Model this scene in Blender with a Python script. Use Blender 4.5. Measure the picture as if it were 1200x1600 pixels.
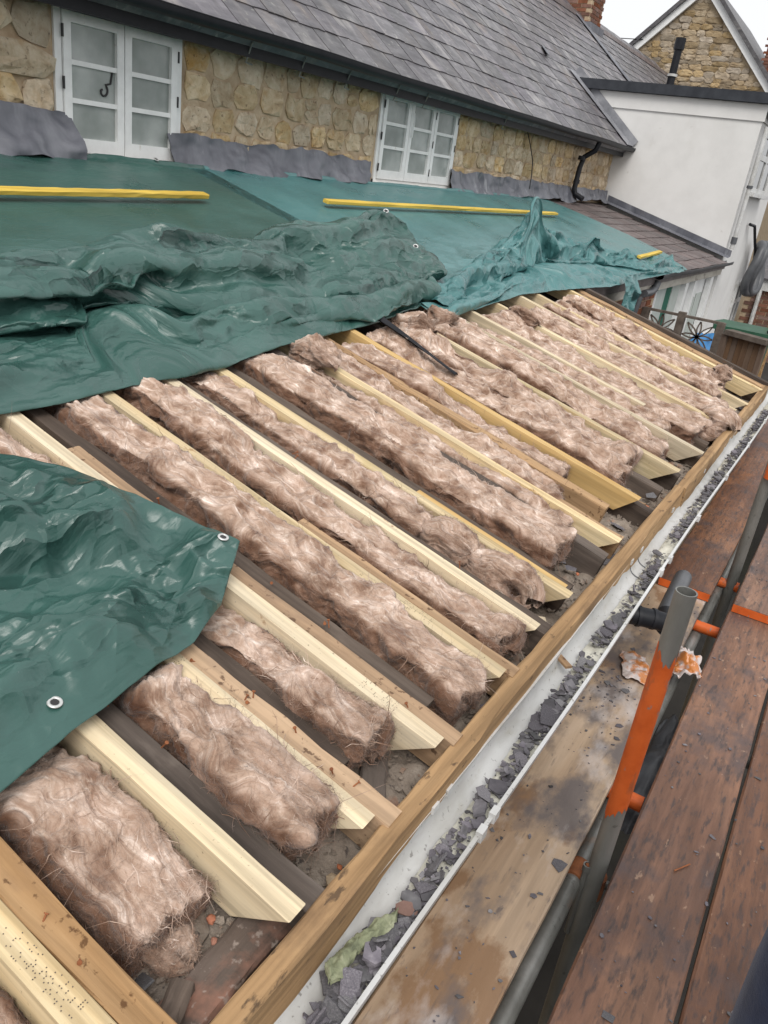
import bpy, math, random
import numpy as np
from mathutils import Matrix, Vector, Euler

# ------------------------------------------------------------------ reset, camera, world, sun, exposure
for o in list(bpy.data.objects): bpy.data.objects.remove(o)
SC = bpy.context.scene
COL = SC.collection
rnd = random.Random(7)

cam_d = bpy.data.cameras.new('camera'); cam = bpy.data.objects.new('camera', cam_d); COL.objects.link(cam)
SC.camera = cam
cam_d.sensor_fit = 'VERTICAL'; cam_d.sensor_height = 36.0; cam_d.lens = 36.0*1250/1600
cam_d.clip_start = 0.02; cam_d.clip_end = 2000
YAW, PITCH, ROLL = 0.49158, 0.41350, -0.14147
_f = Vector((math.cos(PITCH)*math.cos(YAW), math.cos(PITCH)*math.sin(YAW), -math.sin(PITCH)))
_r = Vector((math.sin(YAW), -math.cos(YAW), 0)); _d = _f.cross(_r)
_R = _r*math.cos(ROLL) + _d*math.sin(ROLL); _D = -_r*math.sin(ROLL) + _d*math.cos(ROLL)
cam.matrix_world = Matrix(((_R.x, -_D.x, -_f.x, 0), (_R.y, -_D.y, -_f.y, 0), (_R.z, -_D.z, -_f.z, 1.575), (0, 0, 0, 1)))

SUN_AZ, SUN_EL = math.radians(-150), math.radians(52)     # direction the soft light comes from
W = bpy.data.worlds.new('World'); SC.world = W; W.use_nodes = True
nt = W.node_tree; nt.nodes.clear()
wo = nt.nodes.new('ShaderNodeOutputWorld'); bg = nt.nodes.new('ShaderNodeBackground')
sky = nt.nodes.new('ShaderNodeTexSky'); sky.sky_type = 'NISHITA'; sky.sun_disc = False
sky.sun_elevation = SUN_EL; sky.sun_rotation = math.pi/2 - SUN_AZ
sky.air_density = 1.0; sky.dust_density = 6.0; sky.ozone_density = 1.0
mixw = nt.nodes.new('ShaderNodeMixRGB'); mixw.inputs[0].default_value = 0.86        # closed cloud cover in front of the blue
mixw.inputs[2].default_value = (8.95, 8.97, 9.05, 1)
nt.links.new(sky.outputs[0], mixw.inputs[1]); nt.links.new(mixw.outputs[0], bg.inputs[0]); nt.links.new(bg.outputs[0], wo.inputs[0])
bg.inputs[1].default_value = 0.09
sd = bpy.data.lights.new('sun', 'SUN'); so = bpy.data.objects.new('sun', sd); COL.objects.link(so)
sd.energy = 1.5; sd.angle = math.radians(30); sd.color = (1.0, 0.97, 0.93)
so.rotation_euler = Vector((math.cos(SUN_EL)*math.cos(SUN_AZ), math.cos(SUN_EL)*math.sin(SUN_AZ), math.sin(SUN_EL))).to_track_quat('Z', 'Y').to_euler()
SC.view_settings.view_transform = 'Standard'; SC.view_settings.look = 'None'
SC.view_settings.gamma = 1.0; SC.view_settings.exposure = 0.46; SC.view_settings.use_curve_mapping = False

# ------------------------------------------------------------------ numpy noise
def _h(ix, iy, iz, seed):
    n = (ix.astype(np.int64)*374761393 + iy.astype(np.int64)*668265263 + iz.astype(np.int64)*2147483647 + seed*1274126177) & 0xffffffff
    n = ((n ^ (n >> 13))*1274126177) & 0xffffffff
    n = ((n ^ (n >> 15))*2246822519) & 0xffffffff
    return ((n ^ (n >> 16)) & 0xffffff)/float(0xffffff)*2-1
def vn(x, y, seed=0, z=None):
    x = np.asarray(x, float); y = np.asarray(y, float)
    ix = np.floor(x); iy = np.floor(y); fx = x-ix; fy = y-iy
    ux = fx*fx*fx*(fx*(fx*6-15)+10); uy = fy*fy*fy*(fy*(fy*6-15)+10)
    o = np.zeros_like(ix)
    a = _h(ix, iy, o, seed); b = _h(ix+1, iy, o, seed); c = _h(ix, iy+1, o, seed); d = _h(ix+1, iy+1, o, seed)
    return (a*(1-ux)+b*ux)*(1-uy)+(c*(1-ux)+d*ux)*uy
def fbm(x, y, seed=0, oct=4, g=.5):
    s = 0; a = 1; t = 0
    for k in range(oct):
        s = s+a*vn(x*2**k+17.3*k, y*2**k+5.1*k, seed+k*31); t += a; a *= g
    return s/t
def facet(x, y, seed=0):
    """piecewise linear noise: flat facets, sharp creases"""
    s = (x+y)*0.36602540378; i = np.floor(x+s); j = np.floor(y+s); t = (i+j)*0.2113248654
    o = np.zeros_like(i)
    fx = x+s-i; fy = y+s-j
    a = _h(i, j, o, seed); d = _h(i+1, j+1, o, seed)
    up = fx > fy
    m = np.where(up, _h(i+1, j, o, seed), _h(i, j+1, o, seed))
    hi = np.maximum(fx, fy); lo = np.minimum(fx, fy)
    return a*(1-hi)+m*(hi-lo)+d*lo
def crumple(x, y, sc, seed=0, warp=.22):
    wx = x/sc+warp*fbm(x/sc*.8, y/sc*.8, seed+5, 2)*2; wy = y/sc+warp*fbm(x/sc*.8+9, y/sc*.8+4, seed+6, 2)*2
    a = .7+seed*.37
    c, s = math.cos(a), math.sin(a)
    return facet(c*wx-s*wy, s*wx+c*wy, seed)

# ------------------------------------------------------------------ object helpers
WM = {}
def link(o, M, parent=None):
    COL.objects.link(o)
    WM[o.name] = M.copy()
    if parent is not None:
        o.parent = parent
        o.matrix_basis = WM[parent.name].inverted() @ M
    else:
        o.matrix_basis = M
    return o
def Tm(loc=(0, 0, 0), rot=(0, 0, 0)):
    return Matrix.Translation(loc) @ Euler(rot).to_matrix().to_4x4()
def tag(o, label=None, cat=None, group=None, kind=None):
    if label: o['label'] = label
    if cat: o['category'] = cat
    if group: o['group'] = group
    if kind: o['kind'] = kind
    return o
def thing(name, label, cat, loc=(0, 0, 0), group=None):
    o = bpy.data.objects.new(name, None); o.empty_display_size = .1
    link(o, Matrix.Translation(loc)); return tag(o, label, cat, group)
def mesh(name, V, Fc, mat=None, smooth=False, uv=None, wrk=None):
    m = bpy.data.meshes.new(name)
    V = np.asarray(V, dtype=np.float32).reshape(-1, 3)
    if isinstance(Fc, np.ndarray):
        n, k = Fc.shape
        m.vertices.add(len(V)); m.vertices.foreach_set('co', V.ravel())
        m.loops.add(n*k); m.loops.foreach_set('vertex_index', Fc.astype(np.int32).ravel())
        m.polygons.add(n); m.polygons.foreach_set('loop_start', np.arange(0, n*k, k, dtype=np.int32))
        m.polygons.foreach_set('loop_total', np.full(n, k, dtype=np.int32))
        m.update(calc_edges=True)
    else:
        m.from_pydata([tuple(v) for v in V.tolist()], [], Fc)
        m.update()
    if uv is not None:
        l = m.uv_layers.new(name='flow'); idx = np.zeros(len(m.loops), np.int32); m.loops.foreach_get('vertex_index', idx)
        l.data.foreach_set('uv', np.asarray(uv, np.float32)[idx].ravel())
    if wrk is not None: m.attributes.new('wrinkle', 'FLOAT', 'POINT').data.foreach_set('value', np.asarray(wrk, np.float32).ravel())
    if smooth: m.polygons.foreach_set('use_smooth', np.ones(len(m.polygons), bool))
    if mat: m.materials.append(mat)
    return m
def obj(name, me, parent=None, M=None):
    return link(bpy.data.objects.new(name, me), M if M is not None else (WM[parent.name].copy() if parent is not None else Matrix()), parent)
def W2(me, M):      # move world-space mesh into the frame M
    me.transform(M.inverted()); return me
class MB:
    def __init__(s): s.v = []; s.f = []
    def add(s, v, f):
        b = len(s.v); s.v += [tuple(p) for p in v]; s.f += [tuple(i+b for i in q) for q in f]; return s
    def box(s, x0, x1, y0, y1, z0, z1, M=None):
        v = [(x, y, z) for z in (z0, z1) for y in (y0, y1) for x in (x0, x1)]
        if M is not None: v = [tuple(M @ Vector(p)) for p in v]
        return s.add(v, [(0, 2, 3, 1), (4, 5, 7, 6), (0, 1, 5, 4), (1, 3, 7, 5), (3, 2, 6, 7), (2, 0, 4, 6)])
    def tube(s, pts, r, n=14, cap=True, r1=None):
        pts = [Vector(p) for p in pts]; rings = []
        up = None
        for i, p in enumerate(pts):
            t = (pts[min(i+1, len(pts)-1)]-pts[max(i-1, 0)]).normalized()
            if up is None: up = t.orthogonal().normalized()
            up = (up-t*up.dot(t)).normalized(); sd_ = t.cross(up)
            rr = r if r1 is None else r+(r1-r)*i/(len(pts)-1)
            rings.append([p+(up*math.cos(a)+sd_*math.sin(a))*rr for a in [2*math.pi*k/n for k in range(n)]])
        v = [q for g in rings for q in g]; f = []
        for i in range(len(pts)-1):
            for k in range(n): f.append((i*n+k, i*n+(k+1) % n, (i+1)*n+(k+1) % n, (i+1)*n+k))
        if cap: f += [tuple(range(n-1, -1, -1)), tuple((len(pts)-1)*n+k for k in range(n))]
        return s.add(v, f)
    def prism(s, poly, z0, z1, M=None):
        n = len(poly); v = [(p[0], p[1], z0) for p in poly]+[(p[0], p[1], z1) for p in poly]
        if M is not None: v = [tuple(M @ Vector(p)) for p in v]
        return s.add(v, [tuple(range(n-1, -1, -1)), tuple(range(n, 2*n))]+[(k, (k+1) % n, n+(k+1) % n, n+k) for k in range(n)])
    def mesh(s, name, mat=None, smooth=False):
        m = mesh(name, s.v, s.f, mat)
        if smooth: m.shade_smooth(); m.set_sharp_from_angle(angle=math.radians(40))
        return m
    def part(s, name, mat, parent, smooth=False):      # vertices given in world space
        me = s.mesh(name, mat, smooth)
        if parent is not None: me.transform(WM[parent.name].inverted())
        return obj(name, me, parent)
def bevel_board(L, w, h, mat, name, b=.004, seg=24, wob=.0, seed=0, ends=(0, 0), nw=3):
    """board with its length on local X, top face at z=0, worn edges; ends: cut angle (x shift at the bottom)"""
    prof = [(-w/2+b, 0), (w/2-b, 0), (w/2, -b), (w/2, -h+b), (w/2-b, -h), (-w/2+b, -h), (-w/2, -h+b), (-w/2, -b)]
    n = len(prof); V = []; Fc = []
    r = np.random.RandomState(seed)
    for i in range(seg+1):
        t = i/seg; x = L*t
        for (y, z) in prof:
            xx = x
            if i == 0: xx = ends[0]*(-z/h)
            if i == seg: xx = L+ends[1]*(-z/h)
            k = r.uniform(-1, 1, 3)*wob
            V.append((xx+k[0]*.2, y+k[1]+.6*wob*math.sin(x*3+seed), z+k[2]))
    for i in range(seg):
        for k in range(n): Fc.append((i*n+k, (i+1)*n+k, (i+1)*n+(k+1) % n, i*n+(k+1) % n))
    Fc += [tuple(range(n)), tuple(seg*n+k for k in range(n-1, -1, -1))]
    return mesh(name, V, Fc, mat)
def grid_faces(nu, nv, wrap=False):
    i, j = np.meshgrid(np.arange(nu-1), np.arange(nv-1), indexing='ij'); a = (i*nv+j).ravel()
    return np.stack([a, a+nv, a+nv+1, a+1], 1)

# ------------------------------------------------------------------ materials
MT = {}
def nodes(name):
    m = bpy.data.materials.new(name); m.use_nodes = True; t = m.node_tree; t.nodes.clear()
    out = t.nodes.new('ShaderNodeOutputMaterial'); p = t.nodes.new('ShaderNodeBsdfPrincipled'); t.links.new(p.outputs[0], out.inputs[0])
    MT[name] = m; return m, t, p
def N(t, kind, **kw):
    n = t.nodes.new(kind)
    for k, v in kw.items():
        if k.startswith('i_'):
            key = k[2:]; n.inputs[int(key) if key.isdigit() else key.replace('_', ' ')].default_value = v
        else: setattr(n, k, v)
    return n
def ramp(t, stops):
    r = t.nodes.new('ShaderNodeValToRGB'); e = r.color_ramp.elements
    while len(e) < len(stops): e.new(.5)
    for q, (p, c) in zip(e, stops):
        q.position = p; q.color = (c[0], c[1], c[2], 1) if hasattr(c, '__len__') else (c, c, c, 1)
    return r
def surf(name, stops, scale=5, stretch=(1, 1, 1), detail=8, distort=0., rough=.8, rough2=None, bump=.3, bscale=None, bdist=.01, spec=.3,
         stains=(), tint=0., uv=False, coords='Object', metallic=0., sheen=0., island=False, brough=.6, grain=None):
    """stains: list of (scale, lo, hi, colour, stretch, strength)"""
    m, t, p = nodes(name); L = t.links
    tc = N(t, 'ShaderNodeTexCoord'); oi = N(t, 'ShaderNodeObjectInfo')
    src = tc.outputs['UV'] if uv else tc.outputs[coords]
    rv = N(t, 'ShaderNodeMath', operation='MULTIPLY', i_1=37.0); L.new(oi.outputs['Random'], rv.inputs[0])
    add = N(t, 'ShaderNodeVectorMath', operation='ADD'); L.new(src, add.inputs[0])
    cx = N(t, 'ShaderNodeCombineXYZ'); L.new(rv.outputs[0], cx.inputs[0]); L.new(rv.outputs[0], cx.inputs[1]); L.new(rv.outputs[0], cx.inputs[2])
    L.new(cx.outputs[0], add.inputs[1])
    def noise(sc, st, det=detail, dist=0., rg=.6):
        mp = N(t, 'ShaderNodeMapping'); mp.inputs['Scale'].default_value = st; L.new(add.outputs[0], mp.inputs[0])
        n = N(t, 'ShaderNodeTexNoise', i_Scale=sc, i_Detail=det, i_Distortion=dist, i_Roughness=rg); L.new(mp.outputs[0], n.inputs['Vector']); return n
    n1 = noise(scale, stretch, detail, distort, brough)
    r = ramp(t, stops); L.new(n1.outputs[0], r.inputs[0]); col = r.outputs[0]
    if grain:      # fine lines along the length
        g = noise(grain[0], grain[1], 6, .4); gr = ramp(t, [(.40, grain[2]), (.57, 1.0)]); L.new(g.outputs[0], gr.inputs[0])
        mx = N(t, 'ShaderNodeMixRGB', blend_type='MULTIPLY'); mx.inputs[0].default_value = 1
        L.new(col, mx.inputs[1]); L.new(gr.outputs[0], mx.inputs[2]); col = mx.outputs[0]
    for (sc, lo, hi, c, st, k) in stains:
        n = noise(sc, st, 7); rr = ramp(t, [(lo, 0.), (hi, k)]); L.new(n.outputs[0], rr.inputs[0])
        mx = N(t, 'ShaderNodeMixRGB'); mx.inputs[2].default_value = (*c, 1); L.new(rr.outputs[0], mx.inputs[0]); L.new(col, mx.inputs[1]); col = mx.outputs[0]
    if tint:
        hs = N(t, 'ShaderNodeHueSaturation'); L.new(col, hs.inputs['Color'])
        src_r = oi.outputs['Random']
        if island:
            ge = N(t, 'ShaderNodeNewGeometry'); ad = N(t, 'ShaderNodeMath', operation='ADD'); L.new(oi.outputs['Random'], ad.inputs[0]); L.new(ge.outputs['Random Per Island'], ad.inputs[1])
            fr = N(t, 'ShaderNodeMath', operation='FRACT'); L.new(ad.outputs[0], fr.inputs[0]); src_r = fr.outputs[0]
        mr = N(t, 'ShaderNodeMapRange'); mr.inputs[3].default_value = 1-tint; mr.inputs[4].default_value = 1+tint; L.new(src_r, mr.inputs[0]); L.new(mr.outputs[0], hs.inputs['Value'])
        f2 = N(t, 'ShaderNodeMath', operation='MULTIPLY', i_1=7.31); L.new(src_r, f2.inputs[0]); f3 = N(t, 'ShaderNodeMath', operation='FRACT'); L.new(f2.outputs[0], f3.inputs[0])
        m2 = N(t, 'ShaderNodeMapRange'); m2.inputs[3].default_value = 1-tint*1.2; m2.inputs[4].default_value = 1+tint*1.2; L.new(f3.outputs[0], m2.inputs[0]); L.new(m2.outputs[0], hs.inputs['Saturation'])
        col = hs.outputs[0]
    L.new(col, p.inputs['Base Color'])
    if rough2 is not None:
        rr = ramp(t, [(.3, rough), (.7, rough2)]); n = noise(scale*1.7, stretch, 4); L.new(n.outputs[0], rr.inputs[0]); L.new(rr.outputs[0], p.inputs['Roughness'])
    else: p.inputs['Roughness'].default_value = rough
    p.inputs['Specular IOR Level'].default_value = spec; p.inputs['Metallic'].default_value = metallic
    if sheen: p.inputs['Sheen Weight'].default_value = sheen
    if bump:
        n = noise(bscale or scale*3, stretch, 10, 0, .65); b = N(t, 'ShaderNodeBump', i_Strength=bump, i_Distance=bdist)
        L.new(n.outputs[0], b.inputs['Height']); L.new(b.outputs[0], p.inputs['Normal'])
    return m
GR = (.06, 1, 1)
surf('new_pine', [(.3, (.56, .42, .235)), (.5, (.69, .56, .355)), (.72, (.77, .66, .46))], 9, (.12, 1.2, 1.2), distort=.8, rough=.75, bump=.25, bscale=60, bdist=.003, tint=.15,
     grain=(42, (.025, 1, 1), .70), stains=[(5, .60, .72, (.40, .31, .13), (.5, 1, 1), .55), (11, .6, .7, (.38, .28, .18), (.4, 1, 1), .5), (90, .66, .7, (.12, .08, .04), (1, 1, 1), .7), (8, .66, .69, (.34, .19, .08), (.8, 1.3, 1.3), .85), (4, .5, .72, (.44, .36, .26), (.35, 1, 1), .65)])
surf('orange_pine', [(.3, (.47, .29, .10)), (.6, (.62, .43, .19))], 9, (.12, 1.2, 1.2), distort=.6, rough=.75, bump=.2, bscale=60, bdist=.003, grain=(45, (.03, 1, 1), .8))
surf('yellow_paint', [(.3, (.58, .38, .05)), (.6, (.74, .53, .10))], 8, (.15, 1, 1), grain=(40, (.04, 1, 1), .7), rough=.7, bump=.2, bscale=50, bdist=.002, stains=[(30, .62, .7, (.4, .25, .06), (.4, 1, 1), .7)])
surf('old_tan', [(.25, (.26, .155, .08)), (.5, (.42, .27, .15)), (.75, (.54, .37, .22))], 7, (.15, 1.4, 1.4), distort=.6, rough=.88, bump=.4, bscale=50, bdist=.004, tint=.1,
     grain=(40, (.04, 1, 1), .72), stains=[(40, .6, .66, (.10, .05, .025), (1, 1, 1), .85), (6, .58, .72, (.2, .13, .09), (.4, 1, 1), .6)])
surf('old_dark', [(.25, (.055, .042, .035)), (.5, (.115, .09, .074)), (.75, (.20, .165, .14))], 6, (.2, 1.2, 1.2), distort=.5, rough=.9, bump=.5, bscale=40, bdist=.005, tint=.18,
     grain=(38, (.05, 1, 1), .7), stains=[(9, .58, .75, (.22, .18, .15), (.6, 1, 1), .55), (5, .66, .74, (.25, .12, .06), (1, 1, 1), .5)])
surf('fascia_wood', [(.25, (.24, .14, .065)), (.5, (.40, .25, .125)), (.75, (.52, .35, .19))], 6, (.12, 1.5, 1.5), distort=.7, rough=.85, bump=.5, bscale=45, bdist=.004,
     grain=(36, (.03, 1, 1), .65), stains=[(3.5, .56, .68, (.14, .085, .05), (.6, 1, 1), .75), (30, .62, .68, (.07, .045, .03), (.4, 1, 1), .8)])
surf('cream_board', [(.25, (.33, .225, .145)), (.5, (.46, .34, .235)), (.75, (.56, .44, .33))], 3.5, (.3, 1.2, 1.2), distort=.5, rough=.72, rough2=.5, bump=.35, bscale=40, bdist=.003,
     grain=(30, (.04, 1, 1), .8), stains=[(4.5, .56, .61, (.22, .125, .065), (.6, 1, 1), .8), (8, .48, .62, (.12, .11, .115), (.45, .8, 1), .85), (5.5, .54, .72, (.64, .60, .59), (.5, 1, 1), .8), (26, .64, .70, (.08, .072, .08), (.4, 1, 1), .6), (60, .60, .70, (.12, .10, .09), (.15, 1, 1), .55)])
surf('deck_board', [(.25, (.095, .048, .033)), (.5, (.19, .097, .061)), (.72, (.325, .17, .10))], 5, (.35, 1.1, 1.1), distort=.6, rough=.6, rough2=.4, bump=.6, bscale=42, bdist=.004, spec=.4, tint=.1,
     grain=(34, (.06, 1, 1), .72), stains=[(7, .52, .66, (.085, .062, .06), (.7, 1, 1), .8), (24, .6, .68, (.06, .045, .044), (.35, 1, 1), .6), (70, .52, .66, (.05, .038, .036), (.22, 1, 1), .8), (4, .58, .78, (.42, .19, .085), (.5, 1, 1), .65), (40, .64, .70, (.45, .30, .2), (.5, 1, 1), .5)])
surf('orange_paint', [(.3, (.46, .075, .012)), (.6, (.62, .125, .025))], 12, rough=.5, bump=.15, bdist=.002, stains=[(18, .57, .66, (.24, .09, .045), (1, 1, .4), .7), (40, .62, .66, (.2, .19, .17), (1, 1, .5), .8)])
surf('white_pvc', [(.3, (.50, .505, .50)), (.65, (.62, .625, .62))], 4, (.5, 1, 1), rough=.4, bump=.05, stains=[(6, .46, .66, (.36, .35, .32), (.4, 1, 1), .7), (26, .58, .70, (.40, .38, .33), (.5, 1, 1), .55), (80, .62, .67, (.16, .15, .14), (1, 1, 1), .7)], spec=.5)
surf('lime_film', [(.3, (.45, .44, .37)), (.6, (.66, .65, .57))], 12, rough=.95, bump=.4, stains=[(40, .55, .65, (.2, .2, .19), (1, 1, 1), .7)])
surf('slate', [(.25, (.062, .059, .066)), (.5, (.108, .102, .112)), (.75, (.185, .176, .186))], 7, (.5, 1.4, 1), distort=.5, rough=.55, rough2=.38, bump=.4, bscale=16, bdist=.006, spec=.5, tint=.34, island=True,
     stains=[(5, .54, .68, (.30, .285, .275), (1, .3, 1), .75), (18, .62, .68, (.36, .36, .32), (1, 1, 1), .65), (2.6, .56, .74, (.19, .14, .10), (1, .4, 1), .6), (9, .56, .68, (.055, .052, .056), (1.2, .25, 1), .7)])
surf('slate_brown', [(.25, (.075, .06, .058)), (.5, (.12, .095, .092)), (.75, (.18, .15, .145))], 6, rough=.6, rough2=.45, bump=.35, bscale=18, bdist=.005, spec=.4, tint=.2, island=True, stains=[(14, .66, .72, (.24, .23, .2), (1, 1, 1), .5)])
surf('shard', [(.25, (.06, .057, .065)), (.55, (.135, .128, .140)), (.8, (.27, .26, .27))], 25, rough=.7, rough2=.5, bump=.35, bscale=90, bdist=.003, spec=.35, tint=.5, island=True)
surf('stone', [(.22, (.26, .18, .105)), (.40, (.46, .35, .22)), (.58, (.58, .475, .33)), (.8, (.68, .60, .47))], 9, distort=.7, rough=.93, bump=.9, bscale=22, bdist=.02, spec=.15, tint=.2,
     stains=[(5, .58, .7, (.44, .25, .08), (1, 1, 1), .55), (11, .62, .74, (.33, .28, .22), (1, 1, 1), .5), (28, .6, .68, (.13, .085, .05), (1, 1, 1), .7)])
surf('far_stone', [(.25, (.22, .165, .105)), (.5, (.33, .26, .175)), (.75, (.43, .36, .26))], 5, rough=.93, bump=.7, bscale=14, bdist=.03, spec=.1, tint=.28, stains=[(3, .6, .75, (.26, .24, .21), (1, 1, 1), .6)])
surf('mortar', [(.3, (.38, .28, .18)), (.55, (.48, .375, .26)), (.75, (.56, .455, .33))], 14, rough=.96, bump=.7, bscale=50, bdist=.01, spec=.1, stains=[(3, .55, .7, (.24, .18, .12), (1, 1, 1), .6)])
surf('far_mortar', [(.3, (.26, .20, .135)), (.7, (.36, .29, .2))], 8, rough=.96, bump=.4, spec=.1)
surf('lead', [(.28, (.07, .074, .09)), (.5, (.125, .13, .152)), (.75, (.22, .225, .25))], 4, (1, 1, .35), distort=.8, rough=.55, rough2=.42, bump=.35, bscale=18, bdist=.006, spec=.5,
     stains=[(6, .6, .72, (.45, .46, .48), (1.4, 1, .3), .6), (5, .62, .74, (.10, .085, .08), (1, 1, .5), .6)])
surf('lead_pale', [(.28, (.15, .155, .17)), (.5, (.23, .235, .255)), (.75, (.34, .345, .365))], 5, rough=.6, bump=.3, bscale=18, bdist=.006)
surf('render_white', [(.3, (.66, .655, .64)), (.6, (.73, .725, .71))], 2.5, rough=.9, bump=.12, bscale=40, bdist=.004, spec=.2, stains=[(.9, .56, .75, (.55, .54, .51), (1, 1, .6), .5), (2.3, .66, .8, (.45, .42, .37), (1, 1, .5), .35), (6, .68, .74, (.40, .38, .35), (1, 1, 1), .35)])
surf('white_paint', [(.3, (.72, .73, .725)), (.6, (.82, .83, .825))], 10, rough=.5, bump=.12, bscale=40, bdist=.002, stains=[(22, .68, .72, (.45, .40, .33), (1, 1, .6), .5)])
surf('sill_paint', [(.3, (.62, .53, .42)), (.6, (.76, .71, .63))], 14, (.3, 1, 1), rough=.7, bump=.2, stains=[(14, .62, .68, (.30, .18, .10), (.5, 1, 1), .8)])
surf('black_plastic', [(.3, (.008, .009, .012)), (.7, (.016, .017, .021))], 8, rough=.5, bump=.05, spec=.5, stains=[(10, .66, .78, (.05, .05, .055), (1, 1, 1), .3)])
MT['black_plastic'].node_tree.nodes['Principled BSDF'].inputs['Specular IOR Level'].default_value = .25
surf('grey_plastic', [(.3, (.06, .064, .072)), (.7, (.105, .11, .118))], 6, rough=.45, bump=.08, spec=.5, stains=[(14, .62, .75, (.2, .2, .2), (1, 1, 1), .5)])
surf('felt', [(.3, (.030, .033, .040)), (.7, (.055, .060, .070))], 6, rough=.75, bump=.1, spec=.2)
surf('iron', [(.3, (.02, .02, .022)), (.7, (.045, .043, .043))], 20, rough=.6, bump=.2, spec=.4)
surf('galv', [(.25, (.13, .13, .12)), (.5, (.21, .21, .195)), (.75, (.31, .31, .295))], 9, (1, 1, .3), rough=.5, rough2=.36, bump=.15, bscale=40, bdist=.002, metallic=.35, spec=.5,
     stains=[(10, .62, .72, (.28, .15, .08), (1, 1, .4), .55), (30, .62, .68, (.08, .08, .07), (1, 1, 1), .6)])
surf('rust', [(.3, (.16, .055, .025)), (.6, (.32, .12, .05))], 20, rough=.8, bump=.5, bdist=.004)
surf('brick', [(.3, (.30, .10, .055)), (.6, (.45, .17, .09))], 9, rough=.92, bump=.4, tint=.2, spec=.1)
surf('brick_dark', [(.3, (.13, .065, .045)), (.6, (.22, .11, .08))], 9, rough=.92, bump=.4, tint=.25, spec=.1)
surf('rubble', [(.25, (.17, .14, .115)), (.5, (.28, .235, .195)), (.75, (.40, .35, .30))], 16, rough=.97, bump=.8, bscale=60, bdist=.012, spec=.1, stains=[(9, .6, .7, (.34, .14, .07), (1, 1, 1), .5), (40, .6, .66, (.07, .06, .06), (1, 1, 1), .8)])
surf('lath', [(.3, (.055, .044, .037)), (.6, (.11, .09, .075))], 8, rough=.95, bump=.5, spec=.1, stains=[(5, .58, .72, (.18, .15, .125), (1, 1, 1), .6)])
surf('moss', [(.3, (.10, .11, .075)), (.5, (.25, .27, .17)), (.72, (.40, .41, .29))], 30, rough=.97, bump=.8, bscale=90, bdist=.006, spec=.1)
surf('paving', [(.3, (.022, .021, .02)), (.7, (.05, .047, .043))], 2, rough=.9, bump=.3, spec=.2, stains=[(.7, .55, .7, (.07, .075, .05), (1, 1, 1), .6)])
surf('fence_wood', [(.3, (.085, .055, .04)), (.6, (.17, .115, .08))], 8, (1, 1, .15), rough=.9, bump=.4, tint=.2, spec=.15)
surf('trellis_wood', [(.3, (.07, .056, .048)), (.6, (.15, .125, .105))], 10, rough=.9, bump=.4, spec=.15)
surf('bin_green', [(.3, (.02, .07, .04)), (.7, (.035, .11, .065))], 5, rough=.5, bump=.05)
surf('sheet_blue', [(.3, (.03, .14, .33)), (.7, (.06, .24, .5))], 5, rough=.5, bump=.2)
surf('dark_blue', [(.3, (.012, .02, .055)), (.7, (.02, .035, .09))], 6, rough=.6, bump=.1)
surf('navy', [(.3, (.008, .014, .040)), (.6, (.016, .028, .070))], 12, rough=.85, bump=.35, bscale=160, bdist=.003, spec=.15, sheen=.2)
surf('skin', [(.3, (.50, .29, .21)), (.7, (.58, .36, .27))], 8, rough=.6, bump=.05)
surf('hair', [(.3, (.03, .02, .015)), (.7, (.06, .04, .03))], 30, rough=.7, bump=.3)
surf('curtain', [(.3, (.42, .46, .43)), (.6, (.52, .56, .53))], 3, (1.5, 1, .4), rough=.9, bump=0)
surf('green_cloth', [(.3, (.02, .10, .07)), (.7, (.03, .15, .10))], 5, rough=.8, bump=.1)
surf('grommet', [(.3, (.55, .56, .55)), (.7, (.72, .72, .7))], 30, rough=.35, bump=0, metallic=.6)
surf('old_white_wood', [(.3, (.40, .37, .32)), (.6, (.56, .53, .47))], 8, (.3, 1, 1), rough=.85, bump=.3, stains=[(8, .55, .68, (.18, .15, .12), (.4, 1, 1), .8)])
surf('clear_film', [(.3, (.42, .37, .36)), (.6, (.58, .52, .50))], 12, rough=.3, bump=.2, spec=.6, stains=[(9, .5, .56, (.50, .17, .03), (1, 1, 1), .95)])

def glass_mat():
    m, t, p = nodes('pane_glass'); L = t.links; out = [n for n in t.nodes if n.type == 'OUTPUT_MATERIAL'][0]
    tc = N(t, 'ShaderNodeTexCoord'); n = N(t, 'ShaderNodeTexNoise', i_Scale=3.0, i_Detail=6.0); L.new(tc.outputs['Object'], n.inputs['Vector'])
    r = ramp(t, [(.35, (.25, .285, .27)), (.52, (.40, .44, .42)), (.68, (.58, .61, .60))]); L.new(n.outputs[0], r.inputs[0]); L.new(r.outputs[0], p.inputs['Base Color'])  # misted film; its patchy pale tones also paint in reflections
    p.inputs['Roughness'].default_value = .12; p.inputs['Specular IOR Level'].default_value = .5
    tr = N(t, 'ShaderNodeBsdfTransparent'); mx = N(t, 'ShaderNodeMixShader', i_0=.68); L.new(tr.outputs[0], mx.inputs[1]); L.new(p.outputs[0], mx.inputs[2]); L.new(mx.outputs[0], out.inputs[0])
glass_mat()
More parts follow.
